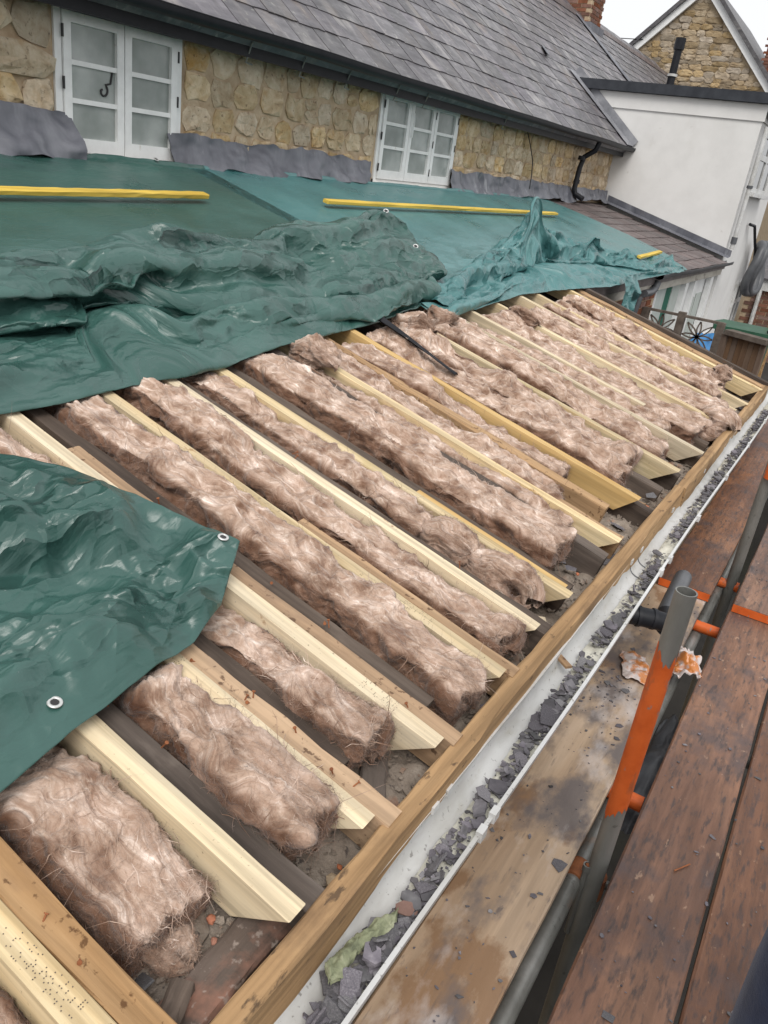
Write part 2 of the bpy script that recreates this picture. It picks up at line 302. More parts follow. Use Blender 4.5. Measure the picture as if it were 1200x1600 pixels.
def tarp_mat(name, c0, c1, c2, rough):
    m, t, p = nodes(name); L = t.links
    tc = N(t, 'ShaderNodeTexCoord')
    n = N(t, 'ShaderNodeTexNoise', i_Scale=2.2, i_Detail=7.0); L.new(tc.outputs['UV'], n.inputs['Vector'])
    r = ramp(t, [(.3, c0), (.52, c1), (.75, c2)]); L.new(n.outputs[0], r.inputs[0])
    n3 = N(t, 'ShaderNodeTexNoise', i_Scale=55.0, i_Detail=4.0); L.new(tc.outputs['UV'], n3.inputs['Vector']); rs = ramp(t, [(.735, 0.), (.77, .5)]); L.new(n3.outputs[0], rs.inputs[0])
    mx = N(t, 'ShaderNodeMixRGB'); mx.inputs[2].default_value = (.40, .44, .43, 1); L.new(rs.outputs[0], mx.inputs[0]); L.new(r.outputs[0], mx.inputs[1]); L.new(mx.outputs[0], p.inputs['Base Color'])
    p.inputs['Specular IOR Level'].default_value = .6
    rr = ramp(t, [(.3, rough), (.7, rough+.16)]); L.new(n.outputs[0], rr.inputs[0]); L.new(rr.outputs[0], p.inputs['Roughness'])
    # wrinkle relief: stretched noise + fine woven tapes
    mp = N(t, 'ShaderNodeMapping'); mp.inputs['Scale'].default_value = (7, 30, 1); mp.inputs['Rotation'].default_value = (0, 0, .35); L.new(tc.outputs['UV'], mp.inputs[0])
    n1 = N(t, 'ShaderNodeTexNoise', i_Scale=1.0, i_Detail=8.0, i_Distortion=1.2); L.new(mp.outputs[0], n1.inputs['Vector'])
    vo = N(t, 'ShaderNodeTexVoronoi', feature='DISTANCE_TO_EDGE', i_Scale=26.0); 
    nv_ = N(t, 'ShaderNodeTexNoise', i_Scale=9.0, i_Detail=3.0); L.new(tc.outputs['UV'], nv_.inputs['Vector'])
    va = N(t, 'ShaderNodeVectorMath', operation='MULTIPLY_ADD'); va.inputs[1].default_value = (.07, .07, .07); L.new(nv_.outputs['Color'], va.inputs[0]); L.new(tc.outputs['UV'], va.inputs[2]); L.new(va.outputs[0], vo.inputs['Vector'])
    wv = N(t, 'ShaderNodeTexWave', i_Scale=160.0); L.new(tc.outputs['UV'], wv.inputs['Vector'])
    # creased plastic: each small facet leans its own way
    at = N(t, 'ShaderNodeAttribute', attribute_name='wrinkle'); ge = N(t, 'ShaderNodeNewGeometry'); nrm = ge.outputs['Normal']
    for (sc, st, rot, k) in ((7.0, (.55, 1.6, 1), .25, .58), (15.0, (.6, 1.5, 1), -.5, .50), (33.0, (.8, 1.3, 1), 1.0, .24)):
        mp2 = N(t, 'ShaderNodeMapping'); mp2.inputs['Scale'].default_value = st; mp2.inputs['Rotation'].default_value = (0, 0, rot); L.new(va.outputs[0], mp2.inputs[0])
        v2 = N(t, 'ShaderNodeTexVoronoi', i_Scale=sc, voronoi_dimensions='2D'); L.new(mp2.outputs[0], v2.inputs['Vector'])
        sb = N(t, 'ShaderNodeVectorMath', operation='SUBTRACT'); sb.inputs[1].default_value = (.5, .5, .5); L.new(v2.outputs['Color'], sb.inputs[0])
        ml = N(t, 'ShaderNodeMath', operation='MULTIPLY', i_1=k); L.new(at.outputs['Fac'], ml.inputs[0])
        sk = N(t, 'ShaderNodeVectorMath', operation='SCALE'); L.new(sb.outputs[0], sk.inputs[0]); L.new(ml.outputs[0], sk.inputs['Scale'])
        ad = N(t, 'ShaderNodeVectorMath', operation='ADD'); L.new(nrm, ad.inputs[0]); L.new(sk.outputs[0], ad.inputs[1]); nrm = ad.outputs[0]
    no = N(t, 'ShaderNodeVectorMath', operation='NORMALIZE'); L.new(nrm, no.inputs[0])
    b1 = N(t, 'ShaderNodeBump', i_Strength=.4, i_Distance=.008); L.new(n1.outputs[0], b1.inputs['Height']); L.new(no.outputs[0], b1.inputs['Normal'])
    bl = b1.outputs[0]
    am = N(t, 'ShaderNodeMath', operation='MULTIPLY_ADD', i_1=.20, i_2=.03); L.new(at.outputs['Fac'], am.inputs[0])
    for (sc, st, rot, dst) in ((7.0, (.55, 1.6, 1), .25, .010), (15.0, (.6, 1.5, 1), -.5, .005)):
        mp3 = N(t, 'ShaderNodeMapping'); mp3.inputs['Scale'].default_value = st; mp3.inputs['Rotation'].default_value = (0, 0, rot); L.new(va.outputs[0], mp3.inputs[0])
        v3 = N(t, 'ShaderNodeTexVoronoi', feature='DISTANCE_TO_EDGE', i_Scale=sc, voronoi_dimensions='2D'); L.new(mp3.outputs[0], v3.inputs['Vector'])
        rc = ramp(t, [(0., 1.), (.10, .25), (.3, 0.)]); L.new(v3.outputs['Distance'], rc.inputs[0])
        bb = N(t, 'ShaderNodeBump', i_Distance=dst); L.new(am.outputs[0], bb.inputs['Strength']); L.new(rc.outputs[0], bb.inputs['Height']); L.new(bl, bb.inputs['Normal']); bl = bb.outputs[0]
    b3 = N(t, 'ShaderNodeBump', i_Strength=.10, i_Distance=.001); L.new(wv.outputs['Fac'], b3.inputs['Height']); L.new(bl, b3.inputs['Normal']); L.new(b3.outputs[0], p.inputs['Normal'])
tarp_mat('tarp_green', (.026, .078, .066), (.036, .098, .084), (.05, .122, .106), .24)
tarp_mat('tarp_teal', (.048, .150, .152), (.066, .185, .187), (.09, .22, .22), .24)
def wool_mat(name, dark):
    m, t, p = nodes(name); L = t.links
    tc = N(t, 'ShaderNodeTexCoord'); k = dark
    mp = N(t, 'ShaderNodeMapping'); mp.inputs['Scale'].default_value = (20, 60, 1); L.new(tc.outputs['UV'], mp.inputs[0])
    n1 = N(t, 'ShaderNodeTexNoise', i_Scale=1.0, i_Detail=7.0, i_Distortion=.9, i_Roughness=.66); L.new(mp.outputs[0], n1.inputs['Vector'])
    n2 = N(t, 'ShaderNodeTexNoise', i_Scale=13.0, i_Detail=6.0); L.new(tc.outputs['Object'], n2.inputs['Vector'])
    r1 = ramp(t, [(.25,  (.22*k, .135*k, .095*k)), (.42, (.40*k, .285*k, .22*k)), (.55, (.545*k, .425*k, .35*k)), (.68, (.78*k, .69*k, .62*k))]); L.new(n1.outputs[0], r1.inputs[0])
    r2 = ramp(t, [(.32, (.48, .385, .33)), (.45, (.82, .76, .71)), (.55, (1.0, .96, .93)), (.68, (1.28, 1.30, 1.32))]); L.new(n2.outputs[0], r2.inputs[0])
    mx = N(t, 'ShaderNodeMixRGB', blend_type='MULTIPLY'); mx.inputs[0].default_value = 1; L.new(r1.outputs[0], mx.inputs[1]); L.new(r2.outputs[0], mx.inputs[2]); at = N(t, 'ShaderNodeAttribute', attribute_name='wrinkle')      # darker cut sides and ends: shade between end-on fibres, painted into the colour
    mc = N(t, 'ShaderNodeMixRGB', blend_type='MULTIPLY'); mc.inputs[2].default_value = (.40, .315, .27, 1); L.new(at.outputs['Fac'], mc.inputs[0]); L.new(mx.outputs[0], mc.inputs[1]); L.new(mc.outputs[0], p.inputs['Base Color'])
    p.inputs['Roughness'].default_value = .95; p.inputs['Specular IOR Level'].default_value = .08; p.inputs['Sheen Weight'].default_value = .25
    n4 = N(t, 'ShaderNodeTexNoise', i_Scale=95.0, i_Detail=5.0, i_Distortion=1.0); L.new(tc.outputs['Object'], n4.inputs['Vector'])
    b = N(t, 'ShaderNodeBump', i_Strength=.7, i_Distance=.007); L.new(n1.outputs[0], b.inputs['Height'])
    b2 = N(t, 'ShaderNodeBump', i_Strength=.8, i_Distance=.005); L.new(n4.outputs[0], b2.inputs['Height']); L.new(b.outputs[0], b2.inputs['Normal']); L.new(b2.outputs[0], p.inputs['Normal'])
wool_mat('wool', 1.0)

# ------------------------------------------------------------------ roof frame
SL = .253; TH = math.atan(SL); Y0, Z0 = .5, .42
CT, ST = math.cos(TH), math.sin(TH)
def RF(x, y, h):          # y is plan distance; h is height measured square to the roof; rafter tops are h = 0
    return np.stack([x+0*y, y-h*ST, Z0+SL*(y-Y0)+h*CT], -1)
def RFp(x, y, h=0.): return Vector(tuple(float(v) for v in RF(np.float64(x), np.float64(y), np.float64(h))))

# ------------------------------------------------------------------ setting
GZ = -2.1
tag(MB().box(-250, 250, -250, 250, GZ-.3, GZ).part('ground', MT['paving'], None), 'dark paved yard far below the scaffold', kind='structure')
tag(MB().box(8.7, 40, -8, 2.15, GZ+.004, -1.1).part('patio', MT['paving'], None), 'raised paved terrace behind the timber trellis', kind='structure')

# ---- generic stone
def stone_mesh(w, h, seed, mat, proud=.03, n=10, jag=.2):
    r = random.Random(seed); ring = []
    e = r.uniform(4, 11)
    for k in range(n):
        a = 2*math.pi*(k+.5)/n; c, s = math.cos(a), math.sin(a)
        q = (abs(c)**e+abs(s)**e)**(-1/e)
        j = 1+r.uniform(-jag, jag*.25)
        ring.append((c*q*w/2*j, s*q*h/2*j))
    V = [(x, .03, z) for x, z in ring]+[(x*.97+r.uniform(-.004, .004), -proud*.6+r.uniform(-.005, .005), z*.96+r.uniform(-.004, .004)) for x, z in ring]
    V += [(x*.72+r.uniform(-.02, .02), -proud+r.uniform(-.010, .010), z*.72+r.uniform(-.015, .015)) for x, z in ring]+[(0, -proud*1.05, 0)]
    F = []
    for q in range(2):
        for k in range(n): F.append((q*n+k, q*n+(k+1) % n, (q+1)*n+(k+1) % n, (q+1)*n+k))
    F += [(2*n+k, 2*n+(k+1) % n, 3*n) for k in range(n)]
    m = mesh('stone', V, F, mat); return m
def lay_stones(parent, x0, x1, z0, z1, yface, mat, wr, hr, seed, gap=.018, clip=None, proud=.03, side='y'):
    r = random.Random(seed); z = z0; cnt = 0
    while z < z1-.03:
        h = min(r.uniform(*hr), z1-z)
        if z1-z-h < hr[0]*.5: h = z1-z
        x = x0-r.uniform(0, wr[0]*.3) if False else x0
        while x < x1-.02:
            w = min(r.uniform(*wr), x1-x)
            if x1-x-w < wr[0]*.5: w = x1-x
            hh = h
            zc = z+h/2+r.uniform(-.012, .012); xc = x+w/2
            subs = [(xc, zc, w, hh)]
            if h > hr[0]*1.35 and w < wr[0]*1.4 and r.random() < .35: subs = [(xc, z+h*.27, w, h*.5), (xc, z+h*.77, w, h*.46)]
            for (xa, za, ww, h2) in subs:
                if clip is None or clip(xa, za, ww, h2):
                    me = stone_mesh(max(ww-gap*r.uniform(.7, 1.6), .04), max(h2-gap*r.uniform(.7, 1.6), .03), r.randint(0, 10**6), mat, proud*r.uniform(.6, 1.35))
                    if side == 'y': M = Tm((xa, yface, za), (0, r.uniform(-.06, .06), 0))
                    else: M = Tm((yface, xa, za), (0, 0, -math.pi/2)) @ Tm((0, 0, 0), (0, r.uniform(-.06, .06), 0))
                    obj('stone', me, parent, M); cnt += 1
            x += w
        z += h
    return cnt

# ---- slates
def slate_mesh(name, w, L, th, seed, mat):
    r = random.Random(seed); V = []; n = 4
    for z in (0, th):
        for k in range(n+1): V.append((-w/2+w*k/n+(r.uniform(-.002, .002) if 0 < k < n else 0), r.uniform(-.006, .006) if z == 0 else V[k][1], z))
        V += [(w/2, L, z), (-w/2, L, z)]
    m = n+3
    F = [tuple(range(m-1, -1, -1)), tuple(range(m, 2*m))]+[(k, (k+1) % m, m+(k+1) % m, m+k) for k in range(m)]
    return mesh(name, V, F, mat)
def lay_slates(parent, x0, x1, s_total, eaveY, eaveZ, slope, w, gauge, mat, keep, nmax, seed, th=.008):
    """courses from the eave up; the nmax that stand nearest the lens become parts, the rest one part of stuff"""
    a = math.atan(slope); r = random.Random(seed); L = gauge*2.15
    var = [slate_mesh('slate', w*k, L, th, seed+i, mat) for i, k in enumerate((.985, .975, .965, .98, .97))]
    allp = []
    for row in range(int(s_total/gauge)+1):
        s = row*gauge
        x = x0-(w/2 if row % 2 else 0)
        while x < x1:
            xc = x+w/2; Y = eaveY+s*math.cos(a); Z = eaveZ+s*math.sin(a)
            if keep(xc, Y, Z):
                tilt = math.atan2(th*2.1, L)
                M = Tm((xc+r.uniform(-.004, .004), Y, Z)) @ Matrix.Rotation(a, 4, 'X') @ Tm((0, r.uniform(-.006, .006), .018+r.uniform(0, .004)), (-tilt+r.uniform(-.006, .004), r.uniform(-.008, .008), r.uniform(-.012, .012)))
                d = (Vector((xc, Y, Z))-Vector((0, 0, 1.575))).length
                allp.append((d, M, r.randrange(len(var))))
            x += w
    allp.sort(key=lambda q: q[0])
    for d, M, k in allp[:nmax]: obj('slate', var[k], parent, M)
    if len(allp) > nmax:
        V = []; F = []
        for d, M, k in allp[nmax:]:
            b = len(V); V += [tuple(M @ v.co) for v in var[k].vertices]; F += [tuple(i+b for i in p.vertices) for p in var[k].polygons]
        me = mesh('slate_courses', V, F, mat); me.transform(WM[parent.name].inverted()); o = obj('slate_courses', me, parent); o['kind'] = 'stuff'
    return len(allp)

def lead_strip(name, pts_top, out, drop, parent, seed, n=70, wav=.022, mat='lead', label=None):
    """beaten lead: from a line on the wall down and out with a ragged lower edge"""
    x0, x1, yw, zt = pts_top; nv = 12
    u = np.linspace(0, 1, n)[:, None]; v = np.linspace(0, 1, nv)[None, :]
    X = x0+(x1-x0)*u+0*v
    rag = fbm(X*2.0, X*0+seed, seed, 3)
    low = 1+.28*fbm(X*2.1, X*0+seed+3, seed+1, 3)
    Y = yw-.012-out*(v**1.6)*(1+.35*fbm(X*3, v*1.2, seed+4, 3))
    Z = zt+.03*fbm(X*5, X*0, seed+9, 3)*(1-v)-drop*v*low
    Y -= wav*v*fbm(X*1.6, v*1.5, seed+2, 3)*1.3+.032*crumple(X, Z*1.2, .18, seed+7)+.014*crumple(X, Z*1.2, .07, seed+17)
    Z += wav*v*v*(rag*1.3+.5*crumple(X, X*0, .2, seed+3))
    V = np.stack([X+.01*crumple(Z, X, .12, seed+8), Y, Z], -1).reshape(-1, 3); F = grid_faces(n, nv)
    V2 = V+np.array([0, .004, -.002]); F2 = F[:, ::-1]+len(V)
    me = mesh(name, np.vstack([V, V2]), np.vstack([F, F2]), MT[mat], True)
    me.transform(WM[parent.name].inverted()); o = obj(name, me, parent)
    if label: o['label'] = label
    return o

# ================================================================== cottage
CO = thing('stone_cottage', 'old sandstone cottage with slate roof and two white casement windows above the tarpaulins', 'house', (8, 4.2, GZ))
YW = 4.2
w1 = (3.325, 4.29, 1.33, 2.13); w2 = (6.74, 8.30, 1.35, 2.16)
m = MB(); yb, yc = YW+.03, YW+.45
ZTOP = 2.32
for (a, b) in ((.5, w1[0]), (w1[1], w2[0]), (w2[1], 13.95)): m.box(a, b, yb, yc, GZ, ZTOP)
for w in (w1, w2): m.box(w[0], w[1], yb, yc, GZ, w[2]); m.box(w[0], w[1], yb, yc, w[3], ZTOP)
wall = m.part('wall', MT['mortar'], CO)
lay_stones(wall, 2.3, w1[0]-.01, 1.34, 2.26, YW+.03, MT['stone'], (.2, .36), (.15, .27), 11, -.01, proud=.035)
lay_stones(wall, w1[1]+.02, w2[0]-.03, 1.40, 2.26, YW+.03, MT['stone'], (.17, .32), (.13, .22), 12, .0, proud=.013)
lay_stones(wall, w2[1]+.03, 13.9, 1.42, 2.26, YW+.03, MT['stone'], (.17, .36), (.14, .24), 13, -.004, proud=.013)
# rough mortar chips around the openings are real lumps
def window(parent, w, nl, seed):
    x0, x1, z0, z1 = w; wn = None; f = .045; y = YW+.012
    m = MB()
    m.box(x0, x1, y, y+.07, z1-f, z1); m.box(x0, x1, y, y+.07, z0, z0+f*.8); m.box(x0, x0+f, y+.001, y+.071, z0, z1); m.box(x1-f, x1, y+.001, y+.071, z0, z1)
    lw = (x1-x0-2*f)/nl
    wn = m.part('window', MT['white_paint'], parent)
    rr = random.Random(seed)
    for k in range(nl):
        a = x0+f+k*lw+.004; b = a+lw-.008; s = .052; yy = y-.012; zb = z0+f*.8+.004; zt = z1-f-.004
        m = MB(); m.box(a, a+s, yy, yy+.045, zb, zt); m.box(b-s, b, yy, yy+.045, zb, zt); m.box(a+s, b-s, yy+.001, yy+.044, zt-s, zt); m.box(a+s, b-s, yy+.001, yy+.044, zb, zb+s*1.5)
        c = m.part('casement', MT['white_paint'], wn)
        zi, zj = zb+s*1.5, zt-s; ph = (zj-zi)/3
        for q in (1, 2):
            zz = zi+ph*q; MB().box(a+s, b-s, yy+.006, yy+.04, zz-.013, zz+.013).part('glazing_bar', MT['white_paint'], wn)
        for q in range(3):
            p = MB().box(a+s-.004, b-s+.004, yy+.022, yy+.026, zi+ph*q-(.004 if q == 0 else -.008), zi+ph*(q+1)+(.004 if q == 2 else -.008)).part('pane', MT['pane_glass'], wn)
        hx = a-.006 if k == 0 else b+.004
        for zz in (zb+.1, (zb+zt)/2, zt-.1): MB().box(hx-.005, hx+.005, yy-.007, yy+.004, zz-.032, zz+.032).part('hinge', MT['iron'], wn)
    MB().box(x0+.02, x1-.02, y+.15, y+.16, z0, z1).part('curtain', MT['curtain'], wn)
    s = bevel_board(x1-x0+.1, .12, .045, MT['sill_paint'], 'sill', .006, 16, .002, seed)
    obj('sill', s, wn, Tm((x0-.05, y-.015, z0-.002)))
    return wn
wa = window(CO, w1, 2, 5); wb = window(CO, w2, 3, 6)
# curled iron stay behind the near window's glass, lintel rails above
c = []
for k in range(22):
    a = k/21*5.2; rr = .010+.0055*a; c.append((3.66+rr*math.cos(a+2.2), YW+.018, 1.715+rr*math.sin(a+2.2)))
c += [(3.715, YW+.018, 1.76), (3.73, YW+.018, 1.83)]
MB().tube(c, .006, 8).part('window_stay', MT['iron'], wa)
MB().tube([(7.31, YW-.012, 1.78), (7.312, YW-.02, 1.9), (7.308, YW-.012, 1.99)], .006, 8).part('window_stay', MT['white_paint'], wb)

# lead skirts along the wall foot
for (a, b, dr, ou, sd_) in ((2.2, 3.42, .26, .15, 3), (4.17, 6.60, .20, .10, 8), (8.22, 10.45, .20, .10, 15), (10.38, 12.1, .20, .10, 21), (12.05, 13.9, .16, .08, 27)):
    lead_strip('lead_flashing', (a, b, YW, 1.545 if a > 3 else 1.575), ou, dr, CO, sd_, n=int(40*(b-a))+20)

# slate roof
RS = .82; EY, EZ = 3.98, 2.215; RA = math.atan(RS)
def RZ(y): return EZ+RS*(y-EY)
m = MB(); RY, RZt = 7.2, RZ(7.2)
m.add([(.5, EY, EZ), (26.9, EY, EZ), (26.9, RY, RZt), (.5, RY, RZt), (.5, 10.4, EZ), (26.9, 10.4, EZ), (.5, EY+.08, EZ-.08), (26.9, EY+.08, EZ-.08)], [(0, 1, 2, 3), (3, 2, 5, 4), (0, 6, 7, 1), (1, 7, 5, 2), (0, 3, 4, 6)])
roof = m.part('roof', MT['slate'], CO)
def keep(x, y, z):
    return not (x > 14.1 and z < 2.98) and x > 2.0 and y < RY-.05
lay_slates(roof, 1.8, 26.7, (RY-EY)/math.cos(RA), EY-.03, EZ-.02, RS, .34, .27, MT['slate'], keep, 300, 4)
m = MB()
x = .5
while x < 26.7:
    prof = [(RY-.14, RZt-.085), (RY-.05, RZt+.03), (RY, RZt+.055), (RY+.05, RZt+.03), (RY+.14, RZt-.085)]
    L = .44; v = [(x, p[0], p[1]+.02) for p in prof]+[(x+L, p[0], p[1]+.02) for p in prof]
    m.add(v, [(k, k+1, 6+k, 5+k) for k in range(4)]+[(4, 3, 2, 1, 0), (5, 6, 7, 8, 9)]); x += .45
o = m.part('ridge_tiles', MT['slate_brown'], roof)
# lead valley soaker line up the slope beside the chimney
MB().prism([(-.16, 0), (.16, 0), (.16, 2.2), (-.16, 2.2)], .03, .036, Tm((18.7, 5.55, RZ(5.55))) @ Matrix.Rotation(RA, 4, 'X') @ Tm((0, 0, .02))).part('lead_soaker', MT['lead'], roof)
# gutter of black plastic with brackets
def gutter(name, x0, x1, yc_, z, wid, dep, mat, parent, flat=.5, th=.003, sag=0, n=None, wob=0):
    n = n or max(2, int((x1-x0)*4)); prof = []
    K = 12
    for k in range(K+1):
        a = math.pi*k/K; prof.append((-math.cos(a)*wid/2, -(math.sin(a)**flat)*dep))
    inner = [(y*(1-2*th/wid), d+th if 0 < i < K else d) for i, (y, d) in enumerate(prof)]
    lip = [(prof[-1][0]+.004, 0), (prof[-1][0]+.004, .004), (inner[-1][0]-.002, .004)]; lip2 = [(inner[0][0]+.002, .004), (prof[0][0]-.004, .004), (prof[0][0]-.004, 0)]
    loop = prof+lip+inner[::-1]+lip2
    V = []; F = []; c_ = len(loop)
    for i in range(n+1):
        t = i/n; xx = x0+(x1-x0)*t; dz = -sag*math.sin(math.pi*t)+wob*math.sin(xx*2.7)*.5; dy = wob*math.sin(xx*1.9+1)
        V += [(xx, yc_+y+dy, z+d+dz) for y, d in loop]
    for i in range(n):
        for k in range(c_): F.append((i*c_+k, (i+1)*c_+k, (i+1)*c_+(k+1) % c_, i*c_+(k+1) % c_))
    half = len(prof)
    for e in (0, n):
        for k in range(half-1): q = (e*c_+k, e*c_+k+1, e*c_+(half+3+half-1-k-1), e*c_+(half+3+half-1-k)); F.append(q if e == 0 else q[::-1])
    m = MB(); m.add(V, F); return m.part(name, mat, parent, True)
g = gutter('gutter', .8, 14.05, 3.935, 2.212, .10, .058, MT['black_plastic'], CO, .6, wob=.006)
MB().box(.6, 13.88, 4.06, 4.09, 2.07, 2.2).part('fascia_board', MT['black_plastic'], CO)
# old wire brackets left hanging from the gutter
for x in (4.75, 5.35, 5.95, 6.72, 7.25, 9.1):
    MB().tube([(x, 4.03, 2.16), (x+.005, 4.06, 2.10), (x+.01, 4.09, 2.04), (x+.09, 4.10, 2.035)], .006, 6).part('wire_bracket', MT['galv'], CO)
# downpipe
dp = MB().tube([(12.16, 3.93, 2.16), (12.15, 3.96, 2.05), (12.14, 4.1, 1.95), (12.10, 4.12, 1.8), (12.06, 4.12, 1.52), (12.06, 4.09, 1.45), (12.05, 3.96, 1.40)], .037, 14).part('downpipe', MT['black_plastic'], CO, True)
for z in (1.62, 1.93): MB().tube([(12.085, 4.12, z-.025), (12.09, 4.12, z+.025)], .047, 14).part('collar', MT['black_plastic'], dp, True)
MB().tube([(10.0, 4.16, 2.12), (10.18, 4.15, 1.95), (10.33, 4.14, 1.78), (10.36, 4.13, 1.62), (10.3, 4.1, 1.45)], .006, 6).part('cable', MT['black_plastic'], CO)
# chimney
ch = MB().box(19.0, 19.75, 6.95, 7.6, 4.3, 6.6).part('chimney', MT['mortar'], CO)
bm_ = mesh('brick', *(lambda q: (q.v, q.f))(MB().box(-.105, .105, -.012, .006, -.031, .031)), MT['brick_dark'])
for side in (0, 1):
    for row in range(20):
        z = 4.75+row*.075
        if side == 0:
            for k in range(3): obj('brick', bm_, ch, Tm((19.0, 7.06+k*.225+(.1 if row % 2 else 0), z), (0, 0, -math.pi/2)))
        else:
            for k in range(3): obj('brick', bm_, ch, Tm((19.12+k*.225+(.1 if row % 2 else 0), 6.95, z)))
MB().box(18.9, 19.85, 6.86, 7.0, 4.55, 4.75).part('lead_apron', MT['lead'], CO)
# torn scrap of teal sheet caught on the slope
MB().prism([(0, 0), (.9, -.03), (1.0, .07), (.35, .13), (0, .05)], .03, .036, Tm((12.6, 5.15, RZ(5.15))) @ Matrix.Rotation(RA, 4, 'X') @ Tm((0, 0, .05), (0, .1, .5))).part('torn_membrane', MT['lead'], roof)

# ================================================================== white extension
WH = thing('white_extension', 'flat roofed white rendered extension with dark roof edge butting the cottage slates', 'building', (15.5, 3.6, GZ))
m = MB(); m.box(13.9, 17.0, 2.15, 5.6, GZ, 2.94); whw = m.part('wall', MT['render_white'], WH)
MB().box(13.878, 17.1, 2.12, 5.3, 2.76, 2.985).part('fascia_board', MT['render_white'], WH)
fr = MB().box(13.80, 17.2, 2.02, 5.62, 2.99, 3.13).part('flat_roof', MT['felt'], WH)
MB().prism([(-.30, -.02), (.02, -.02), (.02, 1.52), (-.30, 1.52)], .045, .052, Tm((13.86, EY, EZ)) @ Matrix.Rotation(RA, 4, 'X')).prism([(0, -.02), (.015, -.02), (.015, 1.52), (0, 1.52)], .053, .15, Tm((13.862, EY, EZ)) @ Matrix.Rotation(RA, 4, 'X')).part('lead_flashing', MT['lead_pale'], WH)
# sloping stepped lead where the lean-to slates meet the render
zz = lambda y: Z0+SL*(y-Y0)
m = MB(); y = 2.05
m.add([(13.68, y, zz(y)+.045), (13.893, y, zz(y)+.06), (13.893, 4.15, zz(4.15)+.06), (13.68, 4.15, zz(4.15)+.045), (13.886, y, zz(y)+.15), (13.886, 4.15, zz(4.15)+.15)], [(0, 1, 2, 3), (1, 4, 5, 2)])
m.part('step_flashing', MT['lead'], WH)
m = MB().tube([(13.93, 2.07, 2.7), (13.93, 2.07, .98)], .034, 12); wd = m.part('downpipe', MT['white_pvc'], WH, True)
MB().tube([(13.93, 2.07, 1.06), (13.93, 2.07, 1.16)], .045, 12).part('collar', MT['grey_plastic'], wd, True)
MB().tube([(13.93, 2.07, 1.86), (13.93, 2.07, 1.9)], .045, 12).part('collar', MT['grey_plastic'], wd, True)
gutter('gutter', 13.85, 17.2, 2.04, 2.9, .11, .08, MT['grey_plastic'], WH)
def pvc_window(parent, x0, x1, z0, z1, yf, mid=None):
    m = MB(); f = .07
    m.box(x0, x1, yf-.03, yf+.03, z0, z0+f); m.box(x0, x1, yf-.03, yf+.03, z1-f, z1); m.box(x0, x0+f, yf-.031, yf+.03, z0+f, z1-f); m.box(x1-f, x1, yf-.031, yf+.03, z0+f, z1-f)
    xm = (x0+x1)/2; m.box(xm-.04, xm+.04, yf-.032, yf+.03, z0+f, z1-f)
    zm = z0+(z1-z0)*.6; m.box(x0+f, x1-f, yf-.029, yf+.03, zm-.04, zm+.04)
    w = m.part('window', MT['white_pvc'], parent)
    for (a, b) in ((x0+f, xm-.04), (xm+.04, x1-f)):
        for (c_, d_) in ((z0+f, zm-.04), (zm+.04, z1-f)): MB().box(a, b, yf-.012, yf-.004, c_, d_).part('pane', MT['dark_glass'], w)
    MB().box(x0-.05, x1+.05, yf-.1, yf+.02, z0-.06, z0-.004).part('sill', MT['white_pvc'], w)
def dark_glass():
    m, t, p = nodes('dark_glass'); p.inputs['Base Color'].default_value = (.03, .035, .04, 1); p.inputs['Roughness'].default_value = .06; p.inputs['Specular IOR Level'].default_value = .6
    tc = N(t, 'ShaderNodeTexCoord'); n = N(t, 'ShaderNodeTexNoise', i_Scale=3.0); t.links.new(tc.outputs['Object'], n.inputs['Vector']); r = ramp(t, [(.35, (.02, .024, .028)), (.7, (.07, .078, .085))]); t.links.new(n.outputs[0], r.inputs[0]); t.links.new(r.outputs[0], p.inputs['Base Color'])
dark_glass()
pvc_window(WH, 14.35, 15.9, 1.82, 2.66, 2.13); pvc_window(WH, 16.12, 16.9, -.5, .36, 2.13)
MB().box(13.92, 17.0, 2.128, 2.146, -1.0, -.35).part('plinth_board', MT['white_paint'], WH)

# looped hose hanging on the extension
HO = thing('coiled_hose', 'looped grey hose hanging by a black cable on the white extension', 'hose', (16.0, 2.06, .5))
lp = []
for k in range(41):
    a = 2*math.pi*k/40; lp.append((16.3+.30*math.cos(a), 2.0+.05*math.sin(2*a)-.05, .62+.42*math.sin(a)))
for dx in (0, .11): MB().tube([(p[0]+dx, p[1]-dx*.5, p[2]) for p in lp], .075, 12, False).part('hose_loop', MT['grey_plastic'], HO, True)
MB().tube([(15.3, 2.1, 1.35), (15.6, 2.06, 1.33), (15.9, 2.03, 1.1), (16.5, 2.03, .85), (17.0, 2.05, .65)], .025, 8).part('cable', MT['black_plastic'], HO, True)

# ================================================================== slate lean-to (unstripped end)
SLT = thing('slate_lean_to', 'unstripped end of the lean-to with brown slates, old timber fascia and grey gutter', 'lean-to', (10.4, 3.2, GZ))
m = MB(); x0, x1 = 6.95, 13.87
m.add([(x0, 2.08, zz(2.08)-.03), (x1, 2.08, zz(2.08)-.03), (x1, 4.2, zz(4.2)-.03), (x0, 4.2, zz(4.2)-.03), (x0, 2.08, zz(2.08)-.13), (x1, 2.08, zz(2.08)-.13), (x1, 4.2, zz(4.2)-.13), (x0, 4.2, zz(4.2)-.13)], [(0, 1, 2, 3), (4, 7, 6, 5), (0, 4, 5, 1), (1, 5, 6, 2), (3, 7, 4, 0)])
sr = m.part('roof', MT['slate_brown'], SLT)
lay_slates(sr, 8.9, 13.75, 2.15, 2.03, zz(2.03)-.035, SL, .36, .235, MT['slate_brown'], lambda x, y, z: x < 13.7 and y < 4.1, 300, 9, th=.009)
MB().box(6.95, 13.8, 2.10, 2.135, .60, .775).part('fascia_board', MT['old_white_wood'], SLT)
gutter('gutter', 9.35, 14.0, 2.04, .80, .11, .055, MT['grey_plastic'], SLT, .55, wob=.01)
